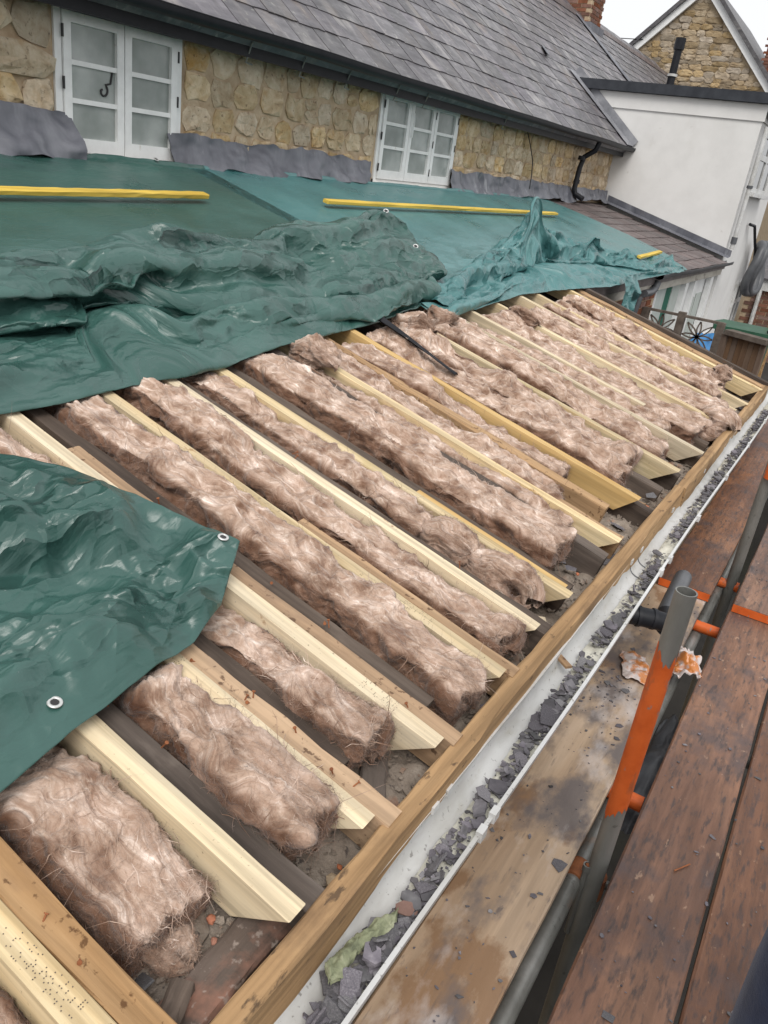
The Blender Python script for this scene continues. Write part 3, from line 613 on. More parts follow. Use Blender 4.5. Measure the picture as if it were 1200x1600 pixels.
MB().tube([(8.95, 2.06, .62), (9.2, 2.06, .615), (9.38, 2.06, .64), (9.42, 2.05, .72)], .04, 10).part('gutter_outlet', MT['grey_plastic'], SLT, True)
MB().tube([(8.8, 2.06, .6), (8.78, 2.08, .4), (8.78, 2.1, -1.0)], .035, 10).part('downpipe', MT['grey_plastic'], SLT, True)
MB().box(6.95, 13.88, 2.2, 2.4, GZ, .66).part('wall', MT['white_paint'], SLT)
bw = MB().box(6.9, 9.95, 2.165, 2.195, GZ, .6).part('brick_pier', MT['mortar'], SLT)
for row in range(18):
    for k in range(12):
        x = 7.1+k*.235+(.11 if row % 2 else 0)
        if x < 9.85: obj('brick', bm_, bw, Tm((x, 2.165, -.75+row*.075)))
for (a, b, mt) in ((10.05, 10.1, 'white_paint'), (10.1, 10.55, 'curtain'), (10.55, 10.85, 'green_cloth'), (10.9, 11.35, 'curtain')):
    MB().box(a, b, 2.175, 2.195, -.7, .58).part('door_panel', MT[mt], SLT)
for (a, b) in ((11.42, 11.6), (12.0, 12.15), (13.2, 13.4)): MB().box(a, b, 2.12, 2.19, -1.0, .62).part('post', MT['white_paint'], SLT)
for (a, b, c_) in ((12.25, 12.62, .32), (12.72, 13.12, .36), (13.45, 13.8, .36)): MB().box(a, b, 2.185, 2.197, -.8, c_).part('panel', MT['curtain'], SLT)

# ================================================================== far gable house
GH = thing('gable_house', 'rubble stone gable with white bargeboards rising behind the flat roof', 'house', (27, 6.5, GZ))
AP = (6.6, 7.2); GL = (9.6, AP[1]-.966*3.0); GR_ = (3.2, AP[1]-1.03*3.4)
m = MB(); poly = [(GR_[0]+.3, GZ), (GL[0]-.3, GZ), (GL[0]-.3, GL[1]+.1), (AP[0], AP[1]-.2), (GR_[0]+.3, GR_[1]+.1)]
m.add([(27.03, y, z) for y, z in poly]+[(34, y, z) for y, z in poly], [(0, 1, 2, 3, 4)[::-1], (5, 6, 7, 8, 9)]+[(k, (k+1) % 5, 5+(k+1) % 5, 5+k) for k in range(5)])
gw = m.part('wall', MT['far_mortar'], GH)
inside = lambda y, z, w, h: z < AP[1]-.22-(.966*(y-AP[0]) if y > AP[0] else 1.03*(AP[0]-y))
lay_stones(gw, 3.9, 9.2, 4.3, 7.0, 27.03, MT['far_stone'], (.2, .5), (.10, .19), 33, -.02, inside, .03, 'x')
def slab(m, a, b, x0, x1, th):
    d = Vector((0, b[0]-a[0], b[1]-a[1])).normalized(); n = Vector((0, -d.z, d.y)); 
    if n.z < 0: n = -n
    v = []
    for x in (x0, x1):
        for p, k in ((a, 0), (b, 0), (b, th), (a, th)): v.append((x, p[0]+n.y*k, p[1]+n.z*k))
    m.add(v, [(0, 1, 2, 3), (7, 6, 5, 4)]+[(k, 4+k, 4+(k+1) % 4, (k+1) % 4) for k in range(4)])
m = MB(); slab(m, AP, GL, 26.8, 34.2, .1); slab(m, AP, GR_, 26.8, 34.2, .1); m.part('roof', MT['slate'], GH)
for e, dz in ((GL, -.02), (GR_, -.02)):
    m = MB(); slab(m, (AP[0], AP[1]-.24), (e[0], e[1]-.24), 26.9, 26.99, .24); m.part('bargeboard', MT['white_paint'], GH)
m = MB(); slab(m, (4.75, 6.6), (3.2, 5.4), 30, 30.3, .35); slab(m, (4.75, 6.9), (3.2, 5.7), 29.9, 34, .1); m.part('rear_gable', MT['white_paint'], GH)
gc = MB().box(27.6, 28.3, 4.0, 4.7, 4.6, 8.2).part('chimney', MT['brick_dark'], GH)
for row in range(26):
    for k in range(3): obj('brick', bm_, gc, Tm((27.6, 4.12+k*.225+(.1 if row % 2 else 0), 4.9+row*.085), (0, 0, -math.pi/2)))
# vent pipe through the slates
VP = thing('soil_vent_pipe', 'black soil vent pipe with white collar standing behind the flat roof', 'vent pipe', (24.5, 6.35, 4.1))
MB().tube([(24.5, 6.35, 3.95), (24.5, 6.35, 5.15)], .10, 14).part('pipe', MT['black_plastic'], VP, True)
MB().tube([(24.5, 6.35, 5.15), (24.5, 6.35, 5.42)], .135, 14).part('cowl', MT['black_plastic'], VP, True)
MB().tube([(24.5, 6.35, 4.52), (24.5, 6.35, 4.58)], .13, 14).part('collar', MT['white_pvc'], VP, True)
tag(MB().tube([(26, 9.6+k*-.1, 5.6-.12*math.sin(k/12*3.14)) for k in range(2)]+[(27.2, 7.6, 5.75)], .012, 6).part('telephone_wire', MT['black_plastic'], None), 'thin overhead wire crossing the white sky beside the gable', 'wire')

# brick outhouse beyond the extension
OH = thing('brick_outhouse', 'low brick outhouse with white fascia and grey slate roof past the extension', 'outhouse', (19, 1.3, GZ))
ow = MB().box(17.4, 21, .2, 2.1, GZ, .22).part('wall', MT['mortar'], OH)
for row in range(18):
    for k in range(9):
        y = .3+k*.225+(.1 if row % 2 else 0)
        if y < 2.0: obj('brick', MT_b if False else bm_, ow, Tm((17.4, y, -1.05+row*.075), (0, 0, -math.pi/2)))
MB().box(17.3, 17.38, .1, 2.14, .2, .42).part('fascia_board', MT['white_pvc'], OH)
m = MB(); m.add([(17.25, .05, .43), (17.25, 2.14, .43), (21, 2.14, 1.75), (21, .05, 1.75), (17.25, .05, .40), (17.25, 2.14, .40), (21, 2.14, 1.7), (21, .05, 1.7)], [(0, 3, 2, 1), (4, 5, 6, 7), (0, 1, 5, 4), (3, 7, 6, 2), (0, 4, 7, 3), (1, 2, 6, 5)]); m.part('roof', MT['slate'], OH)
for y in (1.45, 1.85): MB().tube([(17.33, y, -1.1), (17.33, y, .2)], .04, 8).part('drainpipe', MT['white_pvc'], OH, True)

# ================================================================== garden furniture behind the verge
TF = thing('trellis_fence', 'weathered timber trellis panels with star lattice beside the blue sheet', 'trellis', (9.5, 1.7, -1.1))
def bar(m, p, q, w=.03, d=.02):
    p = Vector(p); q = Vector(q); t = (q-p).normalized(); u = Vector((1, 0, 0)); n = t.cross(u).normalized()
    v = []
    for a in (p, q):
        for s1, s2 in ((-1, -1), (1, -1), (1, 1), (-1, 1)): v.append(a+n*w/2*s1+u*d/2*s2)
    m.add(v, [(0, 1, 2, 3)[::-1], (4, 5, 6, 7)]+[(k, (k+1) % 4, 4+(k+1) % 4, 4+k) for k in range(4)])
py = [2.12, 1.72, 1.29]
for y in py: MB().box(9.46, 9.54, y-.04, y+.04, -1.1, .42 if y != 1.72 else .45).part('post', MT['trellis_wood'], TF)
MB().box(9.47, 9.53, 1.27, 2.14, .40, .425).part('rail', MT['trellis_wood'], TF); MB().box(9.47, 9.53, 1.30, 2.11, .02, .05).part('rail', MT['trellis_wood'], TF)
for (a, b) in ((2.08, 1.76), (1.68, 1.33)):
    cy, cz = (a+b)/2, .22
    for k in range(4):
        t = math.pi*k/4; m = MB(); L = .19 if k % 2 else .165
        for s in (-1, 1):
            pts = [(9.5, cy+math.cos(t)*L*q+s*.022*math.sin(math.pi*abs(q))*-math.sin(t), cz+math.sin(t)*L*q+s*.022*math.sin(math.pi*abs(q))*math.cos(t)) for q in (-1, -.75, -.5, -.25, 0, .25, .5, .75, 1)]
            for i in range(8): bar(m, pts[i], pts[i+1], .014)
        m.part('lattice_strip', MT['trellis_wood'], TF)
for k in range(7): MB().box(9.49, 9.515, 1.31+k*.115, 1.41+k*.115, -1.1, .0).part('plank', MT['fence_wood'], TF)
BI = thing('lidded_bin', 'green lidded bin behind the trellis', 'bin', (10.9, 1.2, -1.1))
m = MB(); m.add([(10.65, .95, -1.1), (11.15, .95, -1.1), (11.15, 1.45, -1.1), (10.65, 1.45, -1.1), (10.6, .9, .2), (11.2, .9, .2), (11.2, 1.5, .2), (10.6, 1.5, .2)], [(0, 1, 2, 3)[::-1], (4, 5, 6, 7), (0, 1, 5, 4), (1, 2, 6, 5), (2, 3, 7, 6), (3, 0, 4, 7)]); m.part('body', MT['bin_green'], BI)
MB().prism([(10.56, .87), (11.24, .87), (11.24, 1.52), (10.9, 1.58), (10.56, 1.52)], .205, .26).part('lid', MT['bin_green'], BI)
MB().tube([(10.6, .9, .29), (10.9, .88, .33), (11.2, .9, .29)], .025, 8).part('handle', MT['black_plastic'], BI)
n_ = 26; u = np.linspace(0, 1, n_)[:, None]; v = np.linspace(0, 1, n_)[None, :]
X = 10.2+.35*u+0*v; Yv = 1.28+.55*v+0*u; Zv = .13-.35*(np.abs(v-.5)*2)**3-.5*(1-u)**4+.05*crumple(X, Yv, .12, 3)
tag(obj('blue_sheet', mesh('blue_sheet', np.stack([X, Yv, Zv], -1).reshape(-1, 3), grid_faces(n_, n_), MT['sheet_blue'])), 'crumpled bright blue plastic sheet behind the trellis', 'sheet')
tag(MB().box(10.2, 10.55, 1.3, 1.8, -1.1, -.32).part('crate_stack', MT['fence_wood'], None), 'wooden box standing under the blue plastic sheet', 'box')
GT = thing('slatted_gate', 'dark brown slatted timber gate with a flat capping rail', 'gate', (9.0, .95, -1.1))
Mg = Tm((9.0, .95, 0), (0, 0, math.radians(-24)))
MB().box(-.07, .07, -.25, .22, .37, .42, Mg).part('capping_rail', MT['trellis_wood'], GT)
for k in range(7): MB().box(-.012, .012, -.23+k*.062, -.172+k*.062, -1.1, .365, Mg).part('slat', MT['fence_wood'], GT)
MB().box(-.05, .05, .19, .25, -1.1, .368, Mg).part('post', MT['fence_wood'], GT)
PO = thing('timber_post', 'tall tan timber post leaning past the slatted gate', 'post', (11.6, .9, -1.1))
MB().tube([(11.6, .95, -1.1), (11.7, .98, .75)], .06, 4).part('shaft', MT['old_tan'], PO)
MB().box(11.55, 11.9, .3, 1.05, .72, .78).part('cross_rail', MT['old_tan'], PO)
BK = thing('blue_barrel', 'dark blue plastic barrel at the foot of the slatted gate', 'barrel', (8.6, .42, GZ+1.2))
MB().tube([(8.7+.2, .42, -1.09), (8.9, .42, -.9), (8.9, .42, -.4), (8.9, .42, -.18)], .26, 18).part('body', MT['dark_blue'], BK, True)
MB().tube([(8.9, .42, -.18), (8.9, .42, -.14)], .275, 18).part('rim', MT['dark_blue'], BK, True)

# ================================================================== stripped lean-to roof
LT = thing('lean_to_roof', 'stripped lean-to roof with pale new rafters sistered to dark old ones', 'roof frame', (3.4, 2.3, GZ))
def slope_M(x, y, h=0., xt=None, L=1):
    p = RFp(x, y, h); d = Vector((0 if xt is None else (xt-x)/L, CT, ST)).normalized(); n = Vector((0, -ST, CT)); s = n.cross(d).normalized(); n = d.cross(s)
    return Matrix(((d.x, s.x, n.x, p.x), (d.y, s.y, n.y, p.y), (d.z, s.z, n.z, p.z), (0, 0, 0, 1)))
def rafter(name, xa, xb, y0, y1, mat, h=0., dep=.1, cut=.08, xt=None, seed=0, wob=.0009):
    L = (y1-y0)/CT
    me = bevel_board(L, xb-xa, dep, MT[mat], name, .0016 if 'pine' in mat else .004, max(6, int(L*10)), wob, seed, (cut, 0))
    return obj(name, me, LT, slope_M((xa+xb)/2, y0, h, None if xt is None else (xa+xb)/2+xt, L))
TOPY = 4.15
NEW = [(.452, .503, .50, 0), (.788, .834, .488, 0), (1.03, 1.074, .50, .02), (1.322, 1.368, .50, .03), (1.666, 1.712, .497, .02), (1.945, 1.990, .51, .015), (2.205, 2.250, .50, 0), (2.748, 2.794, .498, 0), (3.777, 3.823, .508, .03), (4.215, 4.261, .48, .05), (4.49, 4.536, .88, .03), (4.92, 4.966, .56, .05), (5.37, 5.416, .50, .12), (5.67, 5.716, .47, .12), (6.28, 6.326, .46, .25)]
for i, (a, b, y, xt) in enumerate(NEW):
    rafter('rafter', a, b, y, TOPY, 'new_pine', 0, .105, .10, xt, i)
rafter('rafter', 3.205, 3.248, .55, TOPY, 'orange_pine', .002, .095, .07, .03, 40)
rafter('rafter', 2.252, 2.294, .53, 1.1, 'orange_pine', -.012, .10, .06, None, 41)
OLD = [('old_tan', .504, .562, .505, TOPY, -.006), ('old_dark', .838, .893, .475, TOPY, -.022), ('old_tan', 1.076, 1.130, .468, TOPY, -.006), ('old_dark', 1.134, 1.20, .62, 2.4, -.04), ('old_tan', 1.372, 1.420, .475, 1.75, -.004), ('old_dark', 1.424, 1.482, .58, TOPY, -.022),
       ('old_tan', 1.714, 1.760, .475, 1.2, -.006), ('old_dark', 1.722, 1.76, 1.22, TOPY, -.03), ('old_dark', 1.993, 2.056, .48, TOPY, -.026), ('old_dark', 2.298, 2.352, .52, TOPY, -.03), ('old_dark', 2.615, 2.672, .50, TOPY, -.02), ('old_tan', 2.80, 2.845, .50, 1.0, -.012), ('old_tan', 2.985, 3.045, .62, TOPY, -.012),
       ('old_dark', 3.252, 3.305, .47, TOPY, -.04), ('old_dark', 3.60, 3.655, .52, TOPY, -.06), ('old_dark', 3.826, 3.88, .50, TOPY, -.04), ('old_dark', 4.265, 4.31, .47, TOPY, -.04), ('old_dark', 4.62, 4.67, .5, TOPY, -.06), ('old_dark', 5.42, 5.47, .47, TOPY, -.04), ('old_dark', 5.95, 6.0, .47, TOPY, -.06), ('old_dark', 6.36, 6.43, .46, 2.2, -.03)]
for i, (mt, a, b, y, y1, h) in enumerate(OLD):
    rafter('old_rafter', a, b, y, y1, mt, h, .1, .0, .2 if a > 6 else (.03 if a > 3 else None), 60+i, .003)
# verge at the far end of the stripped part
rafter('verge_board', 6.47, 6.55, .44, 2.35, 'old_tan', -.015, .12, 0, .17, 90, .003)
rafter('verge_board', 6.57, 6.62, .44, 2.35, 'old_dark', .01, .16, 0, .18, 91, .003)
m = MB(); m.add([tuple(RFp(.1, .72, -.14)), tuple(RFp(6.7, .72, -.14)), tuple(RFp(6.9, 4.15, -.14)), tuple(RFp(.1, 4.15, -.14)), tuple(RFp(.1, .72, -.17)), tuple(RFp(6.7, .72, -.17)), tuple(RFp(6.9, 4.15, -.17)), tuple(RFp(.1, 4.15, -.17))], [(0, 1, 2, 3), (7, 6, 5, 4), (0, 4, 5, 1), (1, 5, 6, 2), (2, 6, 7, 3), (3, 7, 4, 0)])
m.part('ceiling', MT['lath'], LT)
MB().box(.1, 6.6, .5, .72, GZ, .255).part('wall', MT['mortar'], LT)
MB().box(6.5, 6.72, .5, 4.1, GZ, .40).part('end_wall', MT['brick_dark'], LT)
# dusty wall head: uneven mortar bed
nx, ny = 640, 36
X = np.linspace(.12, 6.6, nx)[:, None]+np.zeros((1, ny)); Yg = np.linspace(.487, .80, ny)[None, :]+np.zeros((nx, 1))
Zg = .300+.045*((Yg-.487)/.3)+.022*fbm(X*7, Yg*7, 3, 4)+.010*crumple(X, Yg, .05, 5)+.004*fbm(X*60, Yg*60, 8, 2)
me = mesh('wall_head', np.stack([X, Yg, Zg], -1).reshape(-1, 3), grid_faces(nx, ny), MT['rubble'], True); me.transform(WM[LT.name].inverted()); obj('wall_head', me, LT)
# eaves board standing on edge behind the gutter, in two lengths
obj('eaves_board', bevel_board(3.52, .045, .115, MT['fascia_wood'], 'eaves_board', .005, 40, .0022, 3), LT, Tm((.12, .466, .402)))
obj('eaves_board', bevel_board(2.94, .045, .115, MT['fascia_wood'], 'eaves_board', .005, 34, .0022, 5), LT, Tm((3.645, .462, .400)))
surf('plate_wood', [(.25, (.06, .045, .038)), (.5, (.125, .095, .078)), (.75, (.22, .175, .15))], 7, (.3, 1, 1), rough=.93, bump=.5, bscale=45, bdist=.005, grain=(36, (.05, 1, 1), .7), stains=[(7, .5, .64, (.33, .17, .12), (1, 1, 1), .75), (40, .58, .66, (.36, .30, .26), (1, 1, 1), .7)])
obj('wall_plate', bevel_board(.44, .085, .04, MT['plate_wood'], 'wall_plate', .006, 10, .003, 8), LT, Tm((.40, .545, .352), (.05, .03, .03)))
for i, (x, y, L, a) in enumerate(((1.14, .56, .26, .5), (2.42, .60, .2, 1.2), (2.9, .60, .25, 1.4), (3.4, .58, .3, 1.25), (4.0, .57, .3, 1.3))):
    obj('plank_end', bevel_board(L, .06, .03, MT['old_dark' if i % 2 == 0 else 'old_tan'], 'plank_end', .005, 8, .003, 20+i), LT, Tm((x, y-.02, .352), (.08, .0, a)))
# printed dot stamps on the new timber
rk = random.Random(8)
for (x, ya, yb_) in ((1.693, .72, .95), (1.69, 1.25, 1.4), (2.228, .6, .74), (.478, .62, .78), (1.06, 1.0, 1.04), (1.35, .62, .72)):
    m = MB(); y = ya
    while y < yb_:
        for c_ in range(-4, 5):
            if rk.random() < .28: p = RFp(x+c_*.0038, y, .0006); m.add([tuple(p+Vector((dx, dy*CT, dy*ST))) for dx, dy in ((-.0009, -.0009), (.0009, -.0009), (.0009, .0009), (-.0009, .0009))], [(0, 1, 2, 3)])
        y += .0045 if rk.random() < .8 else .012
    m.part('ink_stamp', MT['old_dark'], LT)['kind'] = 'stuff'
# old slating nails in the tan timber
nail = MB().tube([(0, 0, 0), (0, 0, .02)], .0016, 6).tube([(0, 0, .02), (0, 0, .022)], .004, 8).mesh('nail', MT['rust'])
rn = random.Random(5)
for k in range(26):
    x, = (rn.choice([.53, .865, 1.10, 1.45, 2.02, 1.395]),); y = rn.uniform(.55, 1.5); obj('nail', nail, LT, slope_M(x+rn.uniform(-.02, .02), y, -.012) @ Tm((0, 0, 0), (rn.uniform(-.9, .9), rn.uniform(-.9, .9), 0)))

# ================================================================== mineral wool
def ribbons(P, T, Nn, ln, wd, K, seed, lift, curl):
    """tapered wavy fibres starting at P, heading along T, leaving the surface along Nn"""
    r = np.random.RandomState(seed); n = len(P)
    B = np.cross(Nn, T); B /= np.linalg.norm(B, axis=1, keepdims=True)+1e-9
    k = np.linspace(0, 1, K)[None, :, None]
    ph = r.uniform(0, 6.28, (n, 1, 1)); cu = r.normal(0, curl, (n, 1, 1)); li = (lift*r.uniform(.1, 1, (n, 1, 1)))
    L = ln[:, None, None]
    C = P[:, None]+T[:, None]*L*(k-.3)+B[:, None]*L*(cu*k*k+.10*np.sin(ph+k*6))+Nn[:, None]*(li*np.sin(np.pi*np.clip(k*.9+.05, 0, 1))+.0035*np.sin(ph*2+k*9)-.003)
    w = (wd[:, None, None]*np.sqrt(np.clip(1-(2*k-1)**2, .03, 1)))
    rot = r.uniform(-1.0, 1.0, (n, 1, 1)); S = B[:, None]*np.cos(rot)+Nn[:, None]*np.sin(rot)
    V = np.stack([C-S*w/2, C+S*w/2], 2).reshape(-1, 3)
    base = (np.arange(n)*K*2)[:, None]+(np.arange(K-1)*2)[None, :]; b = base.ravel()
    F = np.stack([b, b+1, b+3, b+2], 1)
    u0 = r.uniform(0, 50, (n, 1, 1))
    uv = np.stack([np.broadcast_to((u0+L*(k)), (n, K, 1))[..., 0], np.broadcast_to(u0*.37, (n, K, 1))[..., 0]], -1)
    uv = np.repeat(uv[:, :, None, :], 2, 2).reshape(-1, 2)
    return V, F, uv
def wool(name, label, x0, x1, y0, y1, top=0., thick=.125, res=.0065, seed=0, nf=3500, rough=1., back=False, tilt=0., group='wool batts between the rafters', sq=9., fade=1.93, xs=0.):
    nf = int(nf*.8); Ly = (y1-y0)/CT; Wd = x1-x0; per = Wd+2*thick
    nv = int(Ly/res)+2; nu = int(per/res)+2
    v = np.linspace(0, Ly, nv)[None, :]; ph = np.linspace(math.pi, 0, 400)
    cx = np.sign(np.cos(ph))*np.abs(np.cos(ph))**(2/sq); cy = np.abs(np.sin(ph))**(2/sq)
    dl = np.hypot(np.diff(cx*Wd/2), np.diff(cy*thick)); al = np.concatenate([[0], np.cumsum(dl)]); al /= al[-1]
    uu = np.linspace(0, 1, nu); ux = np.interp(uu, al, cx)[:, None]; uy = np.interp(uu, al, cy)[:, None]
    s = (uu*per)[:, None]
    sd = seed*13
    xw = .014*fbm(v*2.2+seed, v*0, sd, 3); wv_ = 1+.10*fbm(v*3+seed, v*0+3, sd+1, 3); tv = thick*(1+.14*fbm(v*2.6, v*0+seed, sd+2, 3)*rough)
    cap = .045; e = np.clip(v/cap, 0.01, 1)**.8; vy = np.maximum(v-cap, 0)+.012*e
    if back:
        cc = Ly*.46; e = np.sqrt(1-(1-np.clip(v/cc, .01, 1))**2)*np.sqrt(1-(1-np.clip((Ly-v)/cc, .01, 1))**2); vy = v
    Xc = (x0+x1)/2+xs*v/Ly
    X = Xc+xw+ux*Wd/2*wv_*e; H = top-thick*.5+(uy*tv-thick*.5)*e
    Yl = vy+.03*fbm(s*9, v*0+seed, sd+14, 3)*np.clip(1-v/.25, 0, 1)+0*s
    # flowing locks
    q1 = v+.10*fbm(v*3.5, s*3.5+seed, sd+3, 3)+.03*fbm(v*13, s*13, sd+4, 2); q2 = s+.07*fbm(v*4+5, s*4+seed, sd+5, 3)+.028*fbm(v*14, s*14, sd+6, 2)
    lock = 1-np.abs(fbm(q1*6, q2*13, sd+7, 3))*2.6; lump = fbm(v*5+seed, s*6, sd+8, 3); l2 = 1-2.2*np.abs(fbm(q1*22, q2*38, sd+12, 2)); fine = fbm(v*75, s*85, sd+9, 2)
    deep = np.clip(-fbm(q1*4, q2*9, sd+10, 3)-.20, 0, 1)
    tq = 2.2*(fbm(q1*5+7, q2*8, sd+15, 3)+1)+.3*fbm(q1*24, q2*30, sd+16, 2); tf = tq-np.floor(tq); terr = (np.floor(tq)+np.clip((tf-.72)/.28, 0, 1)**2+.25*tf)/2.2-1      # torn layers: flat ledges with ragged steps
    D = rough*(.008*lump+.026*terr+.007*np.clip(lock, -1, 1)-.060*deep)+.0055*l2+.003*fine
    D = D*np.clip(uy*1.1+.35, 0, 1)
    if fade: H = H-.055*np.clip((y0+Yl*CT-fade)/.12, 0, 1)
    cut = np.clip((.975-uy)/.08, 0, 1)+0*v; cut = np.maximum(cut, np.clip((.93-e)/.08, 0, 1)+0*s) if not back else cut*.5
    P = RF(X, y0+Yl*CT, H)
    du = np.gradient(P, axis=0); dv = np.gradient(P, axis=1); Nn = np.cross(dv, du); Nn /= np.linalg.norm(Nn, axis=2, keepdims=True)+1e-9
    if Nn[nu//2, nv//2, 2] < 0: Nn = -Nn
    P = P+Nn*D[..., None]
    # end wall: pull the first rows in so that the cut end reads as a face
    uv = np.stack([q1+0*s, q2+0*v], -1).reshape(-1, 2)
    F = grid_faces(nu, nv)[:, ::-1]
    V = P.reshape(-1, 3)
    c0 = P[:, 0].mean(0)[None]; 
    V = np.vstack([V, c0]); i0 = np.arange(nu-1)*nv
    F3 = np.stack([i0, i0+nv, np.full(nu-1, len(V)-1), np.full(nu-1, len(V)-1)], 1)
    uv = np.vstack([uv, [[0, 0]]])
    # fibres
    r = np.random.RandomState(seed+99)
    ii = r.randint(1, nu-1, nf); jj = (r.beta(.75, 1.0, nf)*(nv-3)).astype(int)+1
    lim = max(4, min(nv-3, int((fade-.05-y0+cap)/CT/res))); jj = np.where(jj > lim, r.randint(1, lim, nf), jj)
    du = np.gradient(P, axis=0); dv = np.gradient(P, axis=1); N2 = np.cross(dv, du); N2 /= np.linalg.norm(N2, axis=2, keepdims=True)+1e-9
    if N2[nu//2, nv//2, 2] < 0: N2 = -N2
    pp = P[ii, jj]; nn = N2[ii, jj]; tv_ = dv[ii, jj]/(np.linalg.norm(dv[ii, jj], axis=1, keepdims=True)+1e-9); tu_ = np.cross(nn, tv_)
    ang = 2.6*fbm(jj*res*6, ii*res*6+seed, sd+11, 2)+r.normal(0, .9, nf)
    side = (uy[ii, 0] < .75)
    T = tv_*np.cos(ang)[:, None]+tu_*np.sin(ang)[:, None]
    big = r.rand(nf) < .06
    ln = np.where(big, r.uniform(.04, .09, nf), r.uniform(.02, .06, nf))*np.where(side, .6, 1)*(.55 if back else 1); wd = np.where(big, r.uniform(.0012, .0026, nf), r.uniform(.00025, .0007, nf))
    Vr, Fr, uvr = ribbons(pp, T, nn, ln*.8, wd, 5, seed+5, .007*rough, .8)
    n3 = int(nf*.2); i3 = r.randint(1, nu-1, n3); j3 = r.randint(1, max(3, int(nv*.02)+int(.09/res)), n3); t3 = dv[i3, j3]/(np.linalg.norm(dv[i3, j3], axis=1, keepdims=True)+1e-9)
    T3_ = -t3+r.normal(0, .35, (n3, 3)); T3_ /= np.linalg.norm(T3_, axis=1, keepdims=True)
    w3 = np.where(r.rand(n3) < .06, r.uniform(.0012, .0022, n3), r.uniform(.0003, .0007, n3))
    V3, F3_, uv3 = ribbons(P[i3, j3], T3_, N2[i3, j3], r.uniform(.015, .045, n3)*(.5 if back else 1), w3, 5, seed+6, .012, .5)
    Fr = np.vstack([Fr, F3_+len(Vr)]); Vr = np.vstack([Vr, V3]); uvr = np.vstack([uvr, uv3])
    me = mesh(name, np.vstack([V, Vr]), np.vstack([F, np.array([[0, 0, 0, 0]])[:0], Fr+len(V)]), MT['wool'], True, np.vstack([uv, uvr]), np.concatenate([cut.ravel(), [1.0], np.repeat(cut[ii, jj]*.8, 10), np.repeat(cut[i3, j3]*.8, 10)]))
    o = obj(name, me); 
    # close the cut end
    me2 = None
    return tag(o, label, 'insulation', group)
def G(k): return k
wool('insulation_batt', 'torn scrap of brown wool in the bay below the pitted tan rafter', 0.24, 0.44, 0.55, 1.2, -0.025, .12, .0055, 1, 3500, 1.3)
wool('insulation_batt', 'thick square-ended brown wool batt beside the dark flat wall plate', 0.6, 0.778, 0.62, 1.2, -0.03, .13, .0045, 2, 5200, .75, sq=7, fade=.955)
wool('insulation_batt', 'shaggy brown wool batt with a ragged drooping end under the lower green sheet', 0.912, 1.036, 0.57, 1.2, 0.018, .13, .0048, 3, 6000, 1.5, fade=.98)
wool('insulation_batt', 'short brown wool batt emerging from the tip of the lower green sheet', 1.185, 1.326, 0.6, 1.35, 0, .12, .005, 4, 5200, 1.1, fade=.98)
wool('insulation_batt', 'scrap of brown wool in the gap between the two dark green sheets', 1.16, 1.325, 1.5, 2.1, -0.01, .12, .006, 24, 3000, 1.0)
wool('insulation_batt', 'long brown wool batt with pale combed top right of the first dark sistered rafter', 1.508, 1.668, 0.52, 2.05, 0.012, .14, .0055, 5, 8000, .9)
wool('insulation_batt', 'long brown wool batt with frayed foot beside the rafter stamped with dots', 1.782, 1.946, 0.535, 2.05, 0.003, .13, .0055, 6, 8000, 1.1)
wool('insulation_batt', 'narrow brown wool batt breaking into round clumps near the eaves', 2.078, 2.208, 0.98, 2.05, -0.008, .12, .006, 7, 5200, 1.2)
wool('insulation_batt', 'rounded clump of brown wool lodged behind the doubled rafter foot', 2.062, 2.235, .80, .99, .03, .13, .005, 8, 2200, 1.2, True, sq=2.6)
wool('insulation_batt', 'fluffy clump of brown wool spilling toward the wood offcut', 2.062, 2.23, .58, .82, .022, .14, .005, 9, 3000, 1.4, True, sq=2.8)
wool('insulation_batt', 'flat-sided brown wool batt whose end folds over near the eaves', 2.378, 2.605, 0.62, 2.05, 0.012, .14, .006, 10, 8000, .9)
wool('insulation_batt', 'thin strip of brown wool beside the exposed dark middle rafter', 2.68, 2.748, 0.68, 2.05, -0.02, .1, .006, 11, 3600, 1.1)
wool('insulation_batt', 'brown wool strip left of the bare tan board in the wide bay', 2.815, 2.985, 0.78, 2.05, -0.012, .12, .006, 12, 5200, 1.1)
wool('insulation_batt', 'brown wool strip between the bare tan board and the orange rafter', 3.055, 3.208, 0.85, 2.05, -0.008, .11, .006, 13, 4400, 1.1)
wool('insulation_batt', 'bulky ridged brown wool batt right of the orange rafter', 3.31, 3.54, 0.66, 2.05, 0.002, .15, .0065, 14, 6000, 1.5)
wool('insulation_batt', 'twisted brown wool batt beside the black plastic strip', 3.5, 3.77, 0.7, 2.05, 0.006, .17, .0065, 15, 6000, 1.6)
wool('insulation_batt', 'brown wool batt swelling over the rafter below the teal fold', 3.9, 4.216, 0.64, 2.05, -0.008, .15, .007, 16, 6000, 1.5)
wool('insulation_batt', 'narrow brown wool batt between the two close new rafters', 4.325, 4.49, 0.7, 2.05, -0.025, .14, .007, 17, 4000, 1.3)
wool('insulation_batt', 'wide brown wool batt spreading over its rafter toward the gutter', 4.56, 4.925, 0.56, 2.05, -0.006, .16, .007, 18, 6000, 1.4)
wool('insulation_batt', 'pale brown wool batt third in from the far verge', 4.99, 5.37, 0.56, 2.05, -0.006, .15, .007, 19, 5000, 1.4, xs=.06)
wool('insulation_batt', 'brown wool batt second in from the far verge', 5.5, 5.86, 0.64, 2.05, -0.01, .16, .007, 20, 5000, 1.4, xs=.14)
wool('insulation_batt', 'brown wool batt closest to the far verge board', 5.92, 6.24, 0.68, 2.05, -0.012, .16, .007, 21, 5000, 1.4, xs=.22)
